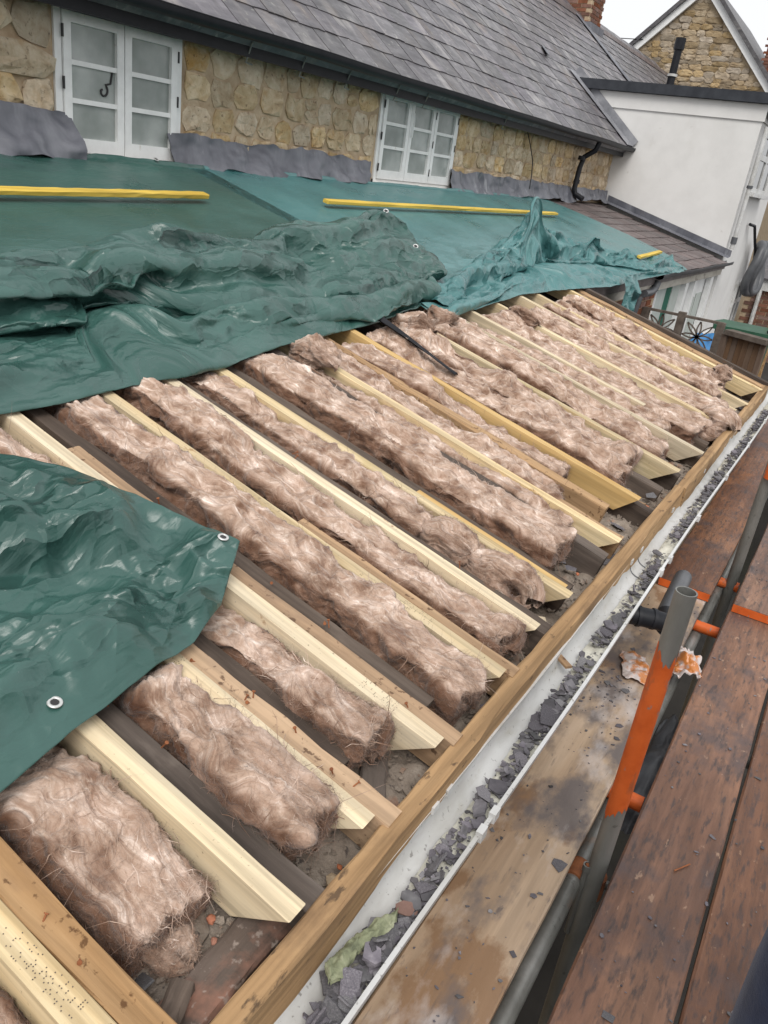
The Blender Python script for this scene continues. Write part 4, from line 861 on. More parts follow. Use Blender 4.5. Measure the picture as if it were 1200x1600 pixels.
for i, (a, b, c_, d_, t_, lab) in enumerate(((2.68, 2.80, 1.80, 2.02, .085, 'upright tuft of brown wool against the dark green sheet edge'), (3.62, 3.80, 1.86, 2.12, .10, 'curled tuft of brown wool where the green and teal sheets meet'),
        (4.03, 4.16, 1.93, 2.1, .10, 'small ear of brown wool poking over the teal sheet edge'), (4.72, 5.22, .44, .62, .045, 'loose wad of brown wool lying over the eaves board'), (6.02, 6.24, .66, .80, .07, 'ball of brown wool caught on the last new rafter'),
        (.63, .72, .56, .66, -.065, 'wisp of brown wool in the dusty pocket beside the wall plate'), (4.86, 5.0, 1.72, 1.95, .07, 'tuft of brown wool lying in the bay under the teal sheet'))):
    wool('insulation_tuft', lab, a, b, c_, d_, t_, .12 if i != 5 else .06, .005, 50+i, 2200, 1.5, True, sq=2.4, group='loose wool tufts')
# black plastic strip lying in the wide bay
n_ = 40; u = np.linspace(0, 1, n_)[:, None]; v = np.linspace(0, 1, 8)[None, :]
P = RF(3.40+.05*v+.03*u+0*u*v, 1.55+.5*u+0*v, .004+.008*np.sin(v*5+u*3)+.04*u)
tag(obj('plastic_strip', mesh('plastic_strip', np.vstack([P.reshape(-1, 3), P.reshape(-1, 3)-np.array([0, 0, .002])]), np.vstack([grid_faces(n_, 8), grid_faces(n_, 8)[:, ::-1]+n_*8]), MT['black_plastic'], True)), 'black plastic strip running out from under the green sheet', 'plastic strip')

# ================================================================== tarpaulins
def relax(V, base, eps, iters, floor, bend=.10, grav=.0006):
    """settle a sheet: keep its edge lengths at the flat length plus a surplus, so the surplus buckles into creases"""
    V = V.astype(np.float32).copy(); base = base.astype(np.float32); eps = eps.astype(np.float32)
    sets = []
    def add(a, b, k):
        L = np.linalg.norm(base[a]-base[b], axis=-1)*(1+.5*(eps[a]+eps[b])); sets.append((a, b, L, k))
    S_ = slice
    for d in (0, 1):
        o = 1-d
        for p in (0, 1):
            n = V.shape[d]; m = (n-1-p+1)//2
            A = [S_(None), S_(None)]; B = [S_(None), S_(None)]
            A[d] = S_(p, p+2*m, 2); B[d] = S_(p+1, p+1+2*m, 2)
            if len(range(*A[d].indices(n))) != len(range(*B[d].indices(n))): A[d] = S_(p, n-1, 2); B[d] = S_(p+1, n, 2)
            add(tuple(A), tuple(B), 1.0)
    for p in (0, 1):
        n = V.shape[0]; ra = S_(p, n-1, 2); rb = S_(p+1, n, 2)
        add((ra, S_(0, -1)), (rb, S_(1, None)), .5); add((ra, S_(1, None)), (rb, S_(0, -1)), .5)
    for d in (0, 1):
        A = [S_(None), S_(None)]; B = [S_(None), S_(None)]; A[d] = S_(0, -4); B[d] = S_(4, None); add(tuple(A), tuple(B), -bend)
    for it in range(iters):
        for a, b, L, k in sets:
            D = V[b]-V[a]; l = np.sqrt((D*D).sum(-1))+1e-9
            c = (l-L)/l
            if k < 0: c = np.minimum(c, 0)*(-k)
            else: c = c*k
            D *= (.5*c)[..., None]; V[a] += D; V[b] -= D
        V[..., 2] -= grav
        h = (V[..., 2]-Z0-SL*(V[..., 1]-Y0))*CT; V[..., 2] += np.clip(floor-h, 0, .05)
    return V
def interp_ctrl(C, ns):
    """C: list of (..nx) arrays along s -> smooth (ns) curve by Catmull-Rom"""
    C = np.stack(C, 0); n = len(C); out = []
    for q in np.linspace(0, n-1, ns):
        i = min(int(q), n-2); t = q-i
        p0 = C[max(i-1, 0)]; p1 = C[i]; p2 = C[i+1]; p3 = C[min(i+2, n-1)]
        out.append(.5*((2*p1)+(-p0+p2)*t+(2*p0-5*p1+4*p2-p3)*t*t+(-p0+3*p1-3*p2+p3)*t**3))
    return np.stack(out, 0)
def sheet(name, label, x, Yc, Hc, amp, mat, ns, seed, xright=None, xleft=None, scales=((.46, .034), (.22, .026), (.10, .016), (.05, .008)), floor=.012, surplus=.05, iters=22):
    """x: 1-D columns; Yc,Hc: control lists of arrays over x; amp: wrinkle weight per control"""
    nx = len(x); Y = interp_ctrl(Yc, ns); H = interp_ctrl(Hc, ns); A = interp_ctrl([np.full(nx, a) for a in amp], ns)
    t = np.linspace(0, 1, ns)[:, None]; u = np.linspace(0, 1, nx)[None, :]
    X = np.broadcast_to(x[None, :], Y.shape).copy()
    if xright is not None:
        xr = xright(t); xl = xleft(t) if xleft is not None else np.full_like(t, x[0]); X = xl+(X-x[0])/(x[-1]-x[0])*(xr-xl)
    dY = np.hypot(np.diff(Y, axis=0), np.diff(H, axis=0)); S = np.vstack([np.zeros((1, nx)), np.cumsum(dY, 0)])
    P = RF(X, Y, H)
    du = np.gradient(P, axis=1); dv = np.gradient(P, axis=0); Nn = np.cross(du, dv); Nn /= np.linalg.norm(Nn, axis=2, keepdims=True)+1e-9
    Nn = np.where(Nn[..., 2:3] < -2, -Nn, Nn)
    D = 0
    for i, (sc, a) in enumerate(scales): D = D+a*crumple(X*.5+.2*S, S*1.15-.12*X, sc, seed+i*3)
    sharp = .020*(1-np.abs(fbm(X*2.2+.6*S, S*5.5-.8*X, seed+20, 3))*3)
    D = D+np.clip(sharp, -.004, .03)*.8
    ph_ = S*5.5+1.1*fbm(X*.8, S*1.1, seed+21, 2)+.30*X; tri = 4*np.abs(ph_-np.floor(ph_)-.5)-1
    D = D+.046*tri*np.clip(.5+1.4*fbm(X*1.4+3, S*1.2, seed+23, 2), 0, 1)*np.clip(A, 0, 1)
    V = P+Nn*(D*A)[..., None]
    # never below the rafters
    hgt = (V[..., 2]-Z0-SL*(V[..., 1]-Y0))*CT
    lift = np.clip(floor-hgt, 0, 1); V[..., 2] += lift*.95
    e = (A*surplus)*(1+.5*fbm(X*2, S*2, seed+40, 2))
    V0 = V.copy(); V = relax(V, P, e, iters, floor, .03)
    k_ = np.clip(np.minimum(t, 1-t)*40, 0, 1)[..., None]; V = V0*(1-k_)+V*k_
    F = grid_faces(ns, nx)
    W_ = V.reshape(-1, 3); uv = np.stack([X, S], -1).reshape(-1, 2)
    me = mesh(name, W_, F, MT[mat], True, uv, np.clip(A, 0, 1.2)); o = obj(name, me)
    md = o.modifiers.new('thickness', 'SOLIDIFY'); md.thickness = .0015; md.offset = 0
    return tag(o, label, 'tarpaulin'), V
def pw(pts): 
    a = np.array(pts, float); return lambda q: np.interp(q, a[:, 0], a[:, 1])
def nz(x, k, f, a, seed): return a*fbm(x*f+k*9.7, x*0+k*3.1, seed, 3)
# -- dark green upper sheet
x = np.linspace(.9, 4.62, 520)
Yb = pw([(.9, 2.58), (1.6, 2.6), (2.07, 2.6), (2.5, 2.74), (2.8, 2.66), (3.4, 2.78), (3.95, 2.82), (4.5, 2.95), (4.9, 2.9)])(x)
Yl = pw([(.9, 2.25), (1.5, 2.28), (1.85, 2.28), (1.95, 2.38), (2.15, 2.36), (2.34, 2.24), (2.72, 2.24), (3.2, 2.26), (3.6, 2.16), (4.2, 2.26), (4.7, 2.35)])(x)
Ye = pw([(.9, 1.94), (1.7, 1.925), (2.4, 1.94), (2.83, 2.0), (3.83, 2.05), (4.3, 2.1), (4.9, 2.25)])(x)
k = lambda i, a=.03, f=1.8: nz(x, i, f, a, 71)
hs = 1.25*pw([(.9, .85), (1.9, .75), (2.0, .9), (2.6, 1.0), (3.2, .9), (3.8, 1.15), (4.3, 1.25), (4.7, 1.0)])(x)
one = np.ones_like(x)
T1, V1 = sheet('tarpaulin', 'large dark green sheet bunched into a thick crumpled roll over the rafters', x,
    [4.13+k(0, .02, 4), 4.06+k(1, .02, 3), 3.75*one, 3.4*one, 3.1*one, Yb+.16+k(2), Yb+k(3, .05), Yb-.05+k(4, .05), Yb-.14+k(5, .05), Yb-.26+k(6, .05), Yl+.12+k(7, .04), Yl-.01+k(8, .02, 4), Yl+.03+k(9, .03, 4), Yl+.12+k(10, .02), Yl+.05+k(11), Yl-.05+k(12), Yl-.14+k(13), (Yl+Ye)/2-.02+k(14), Ye+.09+k(15, .02), Ye+.015+k(16, .012, 5), Ye+.02],
    [.035+.02*k(20), .018+k(21, .008), .016*one, .018*one, .02*one, .02+np.abs(k(22, .02)), .09*hs+k(23, .03), .16*hs+k(24, .04), .19*hs+k(25, .05), .15*hs+k(26, .06, 2.5), .125*hs+k(27, .05, 2.5), .075*hs+k(28, .03, 3), .03+k(29, .012), .03*one, .05*one, .085*hs+k(30, .04, 2.2), .06+k(31, .04, 2.4), .06+k(32, .04, 2), .05+k(33, .02, 3), .03+k(34, .012, 4), .012*one],
    [.3, .3, .13, .10, .12, .3, .9, 1.1, 1.2, 1.2, 1.1, .9, .5, .2, .4, .8, .8, .75, .5, .3, .2], 'tarp_green', 320, 31,
    xright=pw([(0, 4.42), (.22, 4.44), (.3, 4.72), (.45, 4.80), (.6, 4.62), (.8, 4.35), (1, 4.25)]))
# -- teal sheet
x = np.linspace(4.1, 11.2, 640)
Yb = pw([(4.1, 2.25), (5.1, 2.42), (6, 2.62), (6.6, 2.72), (7.5, 2.72), (8.5, 2.6), (9.2, 2.45), (10.2, 2.35), (11.2, 2.3)])(x)
Ye = pw([(4.1, 2.07), (4.65, 1.99), (5.63, 2.07), (6.54, 2.04), (7.75, 1.96), (8.3, 1.97), (10.3, 1.98), (11.2, 1.98)])(x)
hs = pw([(4.1, .35), (4.7, .5), (5.3, .8), (6.1, 1.1), (6.55, 1.5), (7.2, 1.1), (8.3, .95), (9.2, .6), (9.8, .22), (11.2, .1)])(x)
spike = np.exp(-((x-6.55)/.20)**2); one = np.ones_like(x)
T2, V2 = sheet('tarpaulin', 'teal green sheet with a twisted peaked heap of folds reaching the slate lean-to', x,
    [4.13+k(0, .0), 4.06*one, 3.75*one, 3.4*one, 3.05*one, Yb+.14+nz(x, 2, 1.5, .03, 81), Yb+nz(x, 3, 1.5, .06, 81), Yb-.06+nz(x, 4, 1.5, .06, 81), Yb-.15+nz(x, 5, 1.5, .06, 81), Yb-.22+nz(x, 6, 1.5, .06, 81), Yb-.30+nz(x, 7, 1.6, .05, 81), Yb-.27*one, Yb-.2*one, Yb-.28*one, (Yb-.32+Ye)/2+nz(x, 8, 2, .03, 81), Ye+.08, Ye+.015, Ye+.02],
    [.03*one, .018*one, .014*one, .014*one, .016*one, .02*one, .10*hs+nz(x, 9, 2, .05, 81)*hs, .19*hs+spike*.18+nz(x, 10, 2.2, .08, 81)*hs, .20*hs+spike*.20+nz(x, 11, 2.2, .09, 81)*hs, .14*hs+nz(x, 12, 2.2, .08, 81)*hs, .08*hs+nz(x, 13, 2, .03, 81)*hs, .03*one, .025*one, .04*one, .05*hs+.02, .03+.02*hs, .022*one, .008*one],
    [.2, .2, .08, .07, .09, .3, 1.2, 1.5, 1.6, 1.5, 1.1, .5, .3, .5, .8, .6, .3, .2], 'tarp_teal', 280, 47,
    xright=pw([(0, 10.9), (.12, 11.15), (.24, 11.3), (.4, 10.9), (.7, 10.4), (1, 10.2)]), xleft=pw([(0, 4.25), (.25, 4.3), (.4, 4.2), (1, 4.05)]))
# its hanging corner beyond the verge
n1, n2 = 40, 30; u = np.linspace(0, 1, n1)[:, None]; v = np.linspace(0, 1, n2)[None, :]
X = 7.55+.5*v-.06*u*(v-.5)+.0*u; Zv = .875-.40*u*(1-.25*np.abs(v-.35)); Yv = 1.95-.05*np.sin(u*3)+.035*np.sin(v*9+u*2)*u+.02*crumple(X, Zv, .1, 5)
fl = mesh('hanging_corner', np.stack([X, Yv, Zv], -1).reshape(-1, 3), grid_faces(n1, n2), MT['tarp_teal'], True, np.stack([X+0*u, Zv], -1).reshape(-1, 2), np.ones(n1*n2)); obj('hanging_corner', fl, T2)
# -- lower dark green sheet
nt_, ns_ = 260, 210
tt = np.linspace(0, 1, nt_)
def poly_at(pts, t):
    p = np.array(pts, float); d = np.concatenate([[0], np.cumsum(np.hypot(*np.diff(p, axis=0).T))]); d /= d[-1]
    return np.stack([np.interp(t, d, p[:, 0]), np.interp(t, d, p[:, 1])], -1)
U = poly_at([(.05, 1.98), (.7, 1.9), (1.13, 1.72), (1.26, 1.58), (1.345, 1.37), (1.402, 1.162)], tt)
Lw = poly_at([(.05, .90), (.45, .93), (.62, .955), (.75, .975), (.88, .985), (1.1, 1.01), (1.235, 1.058)], tt)
s = np.linspace(0, 1, ns_)[None, :, None]
XY = U[:, None]*(1-s)+Lw[:, None]*s; X = XY[..., 0]; Yv = XY[..., 1]
edge = np.minimum(np.minimum(np.minimum(s[..., 0], 1-s[..., 0])*6, 1), (1-tt[:, None])*12+.1)
big = .045*fbm(X*3+.4, Yv*3.2, 91, 2)+.035*crumple(X, Yv, .30, 12)
ridge_ = .05*np.exp(-((Yv-1.50+.55*(X-.9))/.05)**2)*np.clip((1.25-X)*4, 0, 1)-.045*np.exp(-((Yv-1.38+.5*(X-.9))/.07)**2)*np.clip((1.1-X)*5, 0, 1)
H = .075+.75*edge*big+1.1*ridge_*edge+(.038*crumple(X, Yv, .20, 22)+.026*crumple(X, Yv, .095, 25)+.012*crumple(X, Yv, .045, 29))*(.3+.7*edge)-.034*(1-edge)*(s[..., 0] > .5)
Pb = RF(X, Yv, np.full_like(X, .06)); P = RF(X, Yv, np.maximum(H, .016)); P = relax(P, Pb, .05*edge*np.ones_like(X), 10, .014, .0)
T3 = obj('tarpaulin', mesh('tarpaulin', P.reshape(-1, 3), grid_faces(nt_, ns_)[:, ::-1], MT['tarp_green'], True, np.stack([X, Yv], -1).reshape(-1, 2), .3+.9*edge*np.ones_like(X)))
tag(T3, 'loose dark green sheet corner with eyelets draped low across the near rafters', 'tarpaulin')
md = T3.modifiers.new('thickness', 'SOLIDIFY'); md.thickness = .0015; md.offset = 0
def eyelet(parent, p, n, r=.011):
    q = Vector(n).to_track_quat('Z', 'Y').to_matrix().to_4x4(); M = Matrix.Translation(p) @ q
    V = []; F = []; a_, b_ = 20, 8
    for i in range(a_):
        for j in range(b_):
            A = 2*math.pi*i/a_; Bq = 2*math.pi*j/b_; R_ = r+.0036*math.cos(Bq); V.append((R_*math.cos(A), R_*math.sin(A), .0022*math.sin(Bq)+.002))
    for i in range(a_):
        for j in range(b_): F.append((i*b_+j, ((i+1) % a_)*b_+j, ((i+1) % a_)*b_+(j+1) % b_, i*b_+(j+1) % b_))
    e = obj('eyelet', mesh('eyelet', V, F, MT['grommet'], True), parent, M)
    obj('eyelet_hole', MB().tube([(0, 0, .0005), (0, 0, .0022)], r*.74, 16).mesh('eyelet_hole', MT['iron']), e, M)
up = (0, -ST, CT)
def near3(x, y, Vv, lay=None):
    d = (Vv[..., 0]-x)**2+(Vv[..., 1]-y)**2; c_ = Vv[d < .0005]
    if len(c_) == 0: i = np.unravel_index(np.argmin(d), d.shape); return Vector(Vv[i].tolist())
    return Vector(c_[np.argmax(c_[:, 2])].tolist())
for (ex, ey) in ((1.362, 1.15), (.752, .995)): eyelet(T3, near3(ex, ey, P)+Vector(up)*.003, up)
for (ex, ey) in ((4.55, 2.72), (4.62, 2.5)): eyelet(T1, near3(ex, ey, V1)+Vector((-.3, -.3, 1))*.004, (-.5, -.4, .8), .014)
for (ex, ey) in ((3.42, 4.12), (4.0, 4.13)): eyelet(T1, near3(ex, ey, V1)+Vector((0, -.004, .004)), (0, -.5, .8), .014)

# yellow battens holding the sheets
for (xa, ya, xb, yb_, lab, sd_) in ((2.2, 3.44, 3.79, 3.52, 'yellow batten lying across the dark green sheet under the two-light window', 1), (5.02, 3.52, 9.75, 3.50, 'long yellow batten lying across the teal sheet under the three-light window', 2), (9.25, 2.30, 10.5, 2.37, 'short yellow batten holding the teal sheet beside the brown slates', 3)):
    L = math.hypot(xb-xa, (yb_-ya)/CT); me = bevel_board(L, .05, .025, MT['yellow_paint'], 'batten', .003, 24, .002, sd_)
    hb_ = .068 if sd_ < 3 else .09; p = RFp(xa, ya, hb_); d = (RFp(xb, yb_, hb_)-p).normalized(); n = Vector(up); s_ = n.cross(d).normalized()
    tag(obj('batten', me, None, Matrix(((d.x, s_.x, n.x, p.x), (d.y, s_.y, n.y, p.y), (d.z, s_.z, n.z, p.z), (0, 0, 0, 1)))), lab, 'batten')

# ================================================================== white gutter
GU = thing('roof_gutter', 'white plastic gutter full of broken slate along the eaves board', 'gutter', (3.3, .39, .29))
gutter('channel', .1, 6.75, .392, .348, .112, .062, MT['white_pvc'], GU, .55, .003, 0, 90, .004)
for x in (1.235, 1.30, 2.78, 2.92, 3.45, 4.15, 4.9, 5.6, 6.2):
    MB().box(x-.014, x+.014, .326, .341, .337, .362).part('bracket_clip', MT['white_pvc'], GU); MB().box(x-.013, x+.013, .438, .449, .342, .360).part('bracket_clip', MT['white_pvc'], GU)
def seal(x):
    pts = [(x, .392-.054*math.cos(math.pi*q/14), .350-.058*math.sin(math.pi*q/14)**.55) for q in range(15)]
    MB().tube(pts, .0035, 6).part('rubber_seal', MT['grey_plastic'], GU)
for x in (2.79, 2.9): seal(x)
# silt in the channel floor
nx, ny = 500, 14
X = np.linspace(.12, 6.7, nx)[:, None]+np.zeros((1, ny)); q = np.linspace(-1, 1, ny)[None, :]+np.zeros((nx, 1))
wd_ = .033+.010*fbm(X*6, X*0, 7, 3); Yv = np.maximum(.372+q*wd_, .3445); Zv = .301+.008*(1-q*q)+.012*np.clip(-q, 0, 1)+.005*fbm(X*30, q*3, 8, 3)-.004*np.abs(q)**4
me = mesh('silt', np.stack([X, Yv, Zv], -1).reshape(-1, 3), grid_faces(nx, ny)[:, ::1], MT['lime_film'], True); me.transform(WM[GU.name].inverted()); obj('silt', me, GU)

# ================================================================== slate fragments
def shard_geo(r, s, th=.003):
    n = r.randint(4, 7); a0 = r.uniform(0, 6.28); el = r.uniform(.4, .9)
    pts = []
    for k in range(n):
        a = a0+2*math.pi*(k+r.uniform(-.3, .3))/n; q = s*.5*r.uniform(.65, 1.15); pts.append((q*math.cos(a), q*math.sin(a)*el))
    top = [(x*.97, y*.97, th) for x, y in pts]; bot = [(x, y, 0) for x, y in pts]
    return bot+top, [tuple(range(n-1, -1, -1)), tuple(range(n, 2*n))]+[(k, (k+1) % n, n+(k+1) % n, n+k) for k in range(n)]
rs = random.Random(21)
SHV = []
for k in range(24):
    v, f = shard_geo(rs, 1.0, .11); SHV.append(mesh('slate_shard', v, f, MT['shard']))
def put_shard(size, M, label, group, thin=None):
    o = bpy.data.objects.new('slate_shard', rs.choice(SHV)); link(o, M @ Matrix.Diagonal((size, size, size*.55 if thin is None else thin, 1))); return tag(o, label, 'slate shard', group)
def shard_stuff(name, label, items, mat='shard', cat='rubble'):
    V = []; F = []
    for size, M in items:
        v, f = shard_geo(rs, size, size*.11); b = len(V); V += [tuple(M @ Vector(p)) for p in v]; F += [tuple(i+b for i in q) for q in f]
    return tag(obj(name, mesh(name, V, F, MT[mat])), label, cat, kind='stuff')
small = []; placed = 0
for k in range(5200):
    x = .72+(rs.random()**1.7)*5.9
    dens = .50+.85*fbm(np.array([x*3.2]), np.array([.5]), 3, 2)[0]
    if rs.random() > dens: continue
    if .8 < x < .93 and rs.random() < .5: continue
    q = rs.gauss(0, .55); size = min(.075, .008+rs.expovariate(1/.013))
    q = max(-1.1, min(1.15, q)); yv = max(.370+q*.027, .3425+size*.42); zv = .306+rs.uniform(0, .010)+.006*(1-q*q)+size*.08+.008*max(0, -q); tl = .16 if rs.random() < .75 else .5
    M = Tm((x, yv, zv), (rs.gauss(0, tl), rs.gauss(0, tl), rs.uniform(0, 6.28)))
    if size > .026 and x < 3.4 and placed < 200:
        put_shard(size, M, 'broken grey slate fragment lying in the white gutter', 'slate fragments in the gutter'); placed += 1
    else: small.append((size*.8, M))
shard_stuff('slate_grit', 'fine slate grit packed along the white gutter', small)
for (x, y, s, rz, lab) in ((1.72, .366, .085, .4, 'broad flat slate piece spanning the gutter midway along the pale board'), (2.34, .362, .11, .2, 'largest flat slate piece, propped in the gutter beside the black pipe elbow'), (1.36, .385, .06, 1.0, 'purple-grey slate piece leaning on the gutter wall by the bracket clips')):
    put_shard(s, Tm((x, y, .335), (.15, -.1, rz)), lab, None, s*.06)
# mossy strip torn off the roof
n1, n2 = 60, 9; u = np.linspace(0, 1, n1)[:, None]; v = np.linspace(-1, 1, n2)[None, :]
wv_ = .021*(1-.45*u)*np.clip(np.minimum(u, 1-u)*10, .15, 1)*(1+.35*fbm(u*9, u*0, 3, 3)); X = .80+.185*u+0*v; Yv = .405-.012*u+.010*np.sin(u*5)+v*wv_; Zv = .331+.006*(1-v*v)+.012*fbm(u*14, v*2.5, 5, 3)
tag(obj('moss_strip', mesh('moss_strip', np.vstack([np.stack([X, Yv, Zv], -1).reshape(-1, 3), np.stack([X, Yv, Zv-.008], -1).reshape(-1, 3)]), np.vstack([grid_faces(n1, n2), grid_faces(n1, n2)[:, ::-1]+n1*n2]), MT['moss'], True)), 'long pale green mossy strip lying in the gutter', 'moss')
def chunk(name, label, p, s, mat, cat, seed, flat=.6, group=None):
    r = random.Random(seed); V = []; F = []
    for j in range(4):
        for k in range(7):
            a = 2*math.pi*k/7; ph = math.pi*(j+.5)/4; q = r.uniform(.78, 1.15); V.append((s[0]*.5*q*math.sin(ph)*math.cos(a), s[1]*.5*q*math.sin(ph)*math.sin(a), s[2]*.5*math.cos(ph)*r.uniform(.85, 1.1)))
    for j in range(3):
        for k in range(7): F.append((j*7+k, (j+1)*7+k, (j+1)*7+(k+1) % 7, j*7+(k+1) % 7))
    F += [tuple(range(7)), tuple(21+k for k in range(6, -1, -1))]
    return tag(obj(name, mesh(name, V, F, MT[mat]), None, Tm(p, (r.uniform(-.2, .2), r.uniform(-.2, .2), r.uniform(0, 6)))), label, cat, group)
chunk('brick_fragment', 'pinkish slate-like tile piece at the end of the mossy strip', (1.0, .372, .33), (.05, .035, .008), 'brick_dark', 'tile fragment', 3)
bl = 'small orange brick fragment lying in the dust behind the eaves board'
for i, (x, y, z, s) in enumerate(((.76, .63, .345, .024), (.735, .60, .34, .018), (1.005, .525, .325, .016), (2.03, .535, .335, .05), (2.44, .66, .35, .035), (2.40, .60, .34, .025), (3.30, .60, .35, .05), (3.34, .56, .345, .03), (3.42, .545, .34, .025), (.70, .66, .35, .02), (2.55, .57, .34, .02))):
    chunk('brick_fragment', bl, (x, y, z), (s, s*.7, s*.55), 'brick', 'brick fragment', 30+i, group='brick fragments behind the eaves board')
chunk('stone_fragment', 'rounded mortar-covered stone in the pocket beside the wall plate', (.715, .645, .335), (.10, .085, .06), 'rubble', 'stone', 71)
chunk('stone_fragment', 'small broken stone wedged under the square-ended wool batt', (.66, .60, .325), (.05, .04, .04), 'rubble', 'stone', 72)
chunk('stone_fragment', 'pale mortar lump behind the eaves board near the shaggy batt', (.97, .515, .325), (.04, .03, .02), 'mortar', 'mortar lump', 73)
tag(obj('wood_offcut', bevel_board(.055, .035, .025, MT['new_pine'], 'wood_offcut', .002, 2, 0, 3), None, Tm((2.09, .53, .36), (0, 0, .5))), 'small pale wood offcut beside the doubled rafter foot', 'wood offcut')
tag(obj('wood_offcut', bevel_board(.07, .022, .008, MT['old_tan'], 'wood_offcut', .001, 2, 0, 4), None, Tm((1.98, .40, .334), (0, 0, .9))), 'thin wood sliver lying on the gutter rubble', 'wood offcut')
tag(obj('charred_block', bevel_board(.085, .04, .022, MT['old_dark'], 'charred_block', .006, 4, .003, 14), None, Tm((.56, .545, .372), (0, 0, .35))), 'blackened ribbed wood piece lying on the dark wall plate', 'wood block')
# slate and mortar bits along the wall head
items = []; pl = 0
for k in range(3200):
    x = .3+6.2*rs.random()**1.3; y = rs.uniform(.495, .78); size = .005+rs.expovariate(1/.008)
    z = .300+.045*((y-.487)/.3)+.022*float(fbm(np.array([x*7]), np.array([y*7]), 3, 4)[0])+.006
    M = Tm((x, y, z), (rs.gauss(0, .3), rs.gauss(0, .3), rs.uniform(0, 6.28)))
    if size > .03 and pl < 40: put_shard(min(size*1.5, .09), Tm((0, 0, .006)) @ M, 'broken slate piece in the dust between the rafter feet', 'slate pieces between the rafter feet'); pl += 1
    else: items.append((size, M))
shard_stuff('mortar_crumbs', 'crumbled mortar and slate dust between the rafter feet', items, 'rubble')
for (x, y, s) in ((1.62, .505, .04), (2.55, .60, .08), (2.6, .66, .07), (3.0, .70, .07), (3.55, .56, .09), (3.95, .55, .08)):
    put_shard(s, Tm((x, y, .352), (.1, .1, rs.uniform(0, 6))), 'flat slate scrap beside the far rafter feet', 'slate scraps by the far rafter feet', s*.07)

# ================================================================== scaffold
def board(label, x0, x1, y0, y1, z, mat, seed, end=None, tilt=0, group='scaffold boards'):
    me = bevel_board(x1-x0, y1-y0, .038, MT[mat], 'scaffold_board', .005, max(8, int((x1-x0)*8)), .0012, seed)
    o = obj('scaffold_board', me, None, Tm((x0, (y0+y1)/2, z), (0, tilt, 0))); tag(o, label, 'scaffold board', group)
    if end:
        m = MB(); w = (y1-y0)/2
        m.box(-.0025, -.0005, -w+.003, w-.003, -.036, -.002); me2 = m.mesh('painted_end', MT['orange_paint']); obj('painted_end', me2, o, WM[o.name])
    return o
board('pale stained scaffold board right under the white gutter', -.9, 3.60, .200, .425, 0, 'cream_board', 1)
board('wet brown scaffold board lapped over the pale board beneath the gutter', 3.43, 7.3, .188, .413, .040, 'deck_board', 2, True)
board('red-brown scaffold board along the open gap with the grey tubes', -.9, 3.60, -.124, .100, 0, 'deck_board', 3)
board('red-brown scaffold board lapped end-on past the joint by the second standard', 3.42, 7.4, -.128, .094, .040, 'deck_board', 4, True)
board('red-brown scaffold board second out from the grey tubes', -.9, 4.4, -.360, -.134, 0, 'deck_board', 5)
board('red-brown scaffold board third out from the grey tubes', -.9, 4.2, -.595, -.370, 0, 'deck_board', 6)
board('outermost red-brown scaffold board', -.9, 4.3, -.83, -.605, 0, 'deck_board', 7)
def hollow(m, p, q, r, n=24):
    m.tube([p, q], r, n, False); p = Vector(p); q = Vector(q)
    d = (q-p).normalized(); u_ = d.orthogonal().normalized(); w_ = d.cross(u_); ri = r-.0035
    V = []
    for c_ in (p, q):
        for rr in (r, ri): V += [c_+(u_*math.cos(2*math.pi*k/n)+w_*math.sin(2*math.pi*k/n))*rr for k in range(n)]
    V += [q-d*.25+(u_*math.cos(2*math.pi*k/n)+w_*math.sin(2*math.pi*k/n))*ri for k in range(n)]
    F = [(2*n+k, 2*n+(k+1) % n, 3*n+(k+1) % n, 3*n+k) for k in range(n)]+[(3*n+k, 3*n+(k+1) % n, 4*n+(k+1) % n, 4*n+k) for k in range(n)]
    m.add(V, F)
m = MB(); 
S1 = thing('scaffold_standard', 'upright grey scaffold tube with a broad orange painted band and open top', 'scaffold tube', (1.72, .142, GZ))
m = MB(); hollow(m, (1.735, .142, GZ), (1.705, .142, .80), .02415); m.part('tube', MT['galv'], S1, True)
V = []; F = []; rb = random.Random(3); nb = 40
for j in range(5):
    for k_ in range(nb):
        a = 2*math.pi*k_/nb; z = .165+.47*j/4+(rb.uniform(-.012, .012)+.02*math.sin(a*2+j) if j in (0, 4) else 0); V.append((1.735-.03*(z-GZ)/2.9+.0248*math.cos(a), .142+.0248*math.sin(a), z))
for j in range(4):
    for k_ in range(nb): F.append((j*nb+k_, j*nb+(k_+1) % nb, (j+1)*nb+(k_+1) % nb, (j+1)*nb+k_))
MB().add(V, F).part('paint_band', MT['orange_paint'], S1, True)
S2 = thing('scaffold_standard', 'tall grey scaffold standard where the brown boards overlap', 'scaffold tube', (3.86, .142, GZ))
m = MB(); hollow(m, (3.86, .142, GZ), (3.80, .142, 2.4), .02415); m.part('tube', MT['galv'], S2, True)
MB().tube([(3.816, .12, .50), (3.814, .12, .60)], .042, 16).part('coupler', MT['orange_paint'], S2, True)
tag(MB().tube([(-.9, .190, -.108), (6.9, .190, -.108)], .02415, 24).part('scaffold_ledger', MT['galv'], None, True), 'long grey scaffold tube running under the gap between boards', 'scaffold tube')
for i, (x, lab) in enumerate(((2.06, 'orange-ended cross tube poking out beside the banded standard'), (3.31, 'orange-ended cross tube poking out past the plastic wrapper'), (3.84, 'orange-ended cross tube at the foot of the tall standard'))):
    t_ = thing('scaffold_transom', lab, 'scaffold tube', (x, .3, -.066), 'cross tubes under the boards')
    m = MB(); hollow(m, (x, .52, -.064), (x, .106, -.064), .02415); m.part('tube', MT['orange_paint'], t_, True)
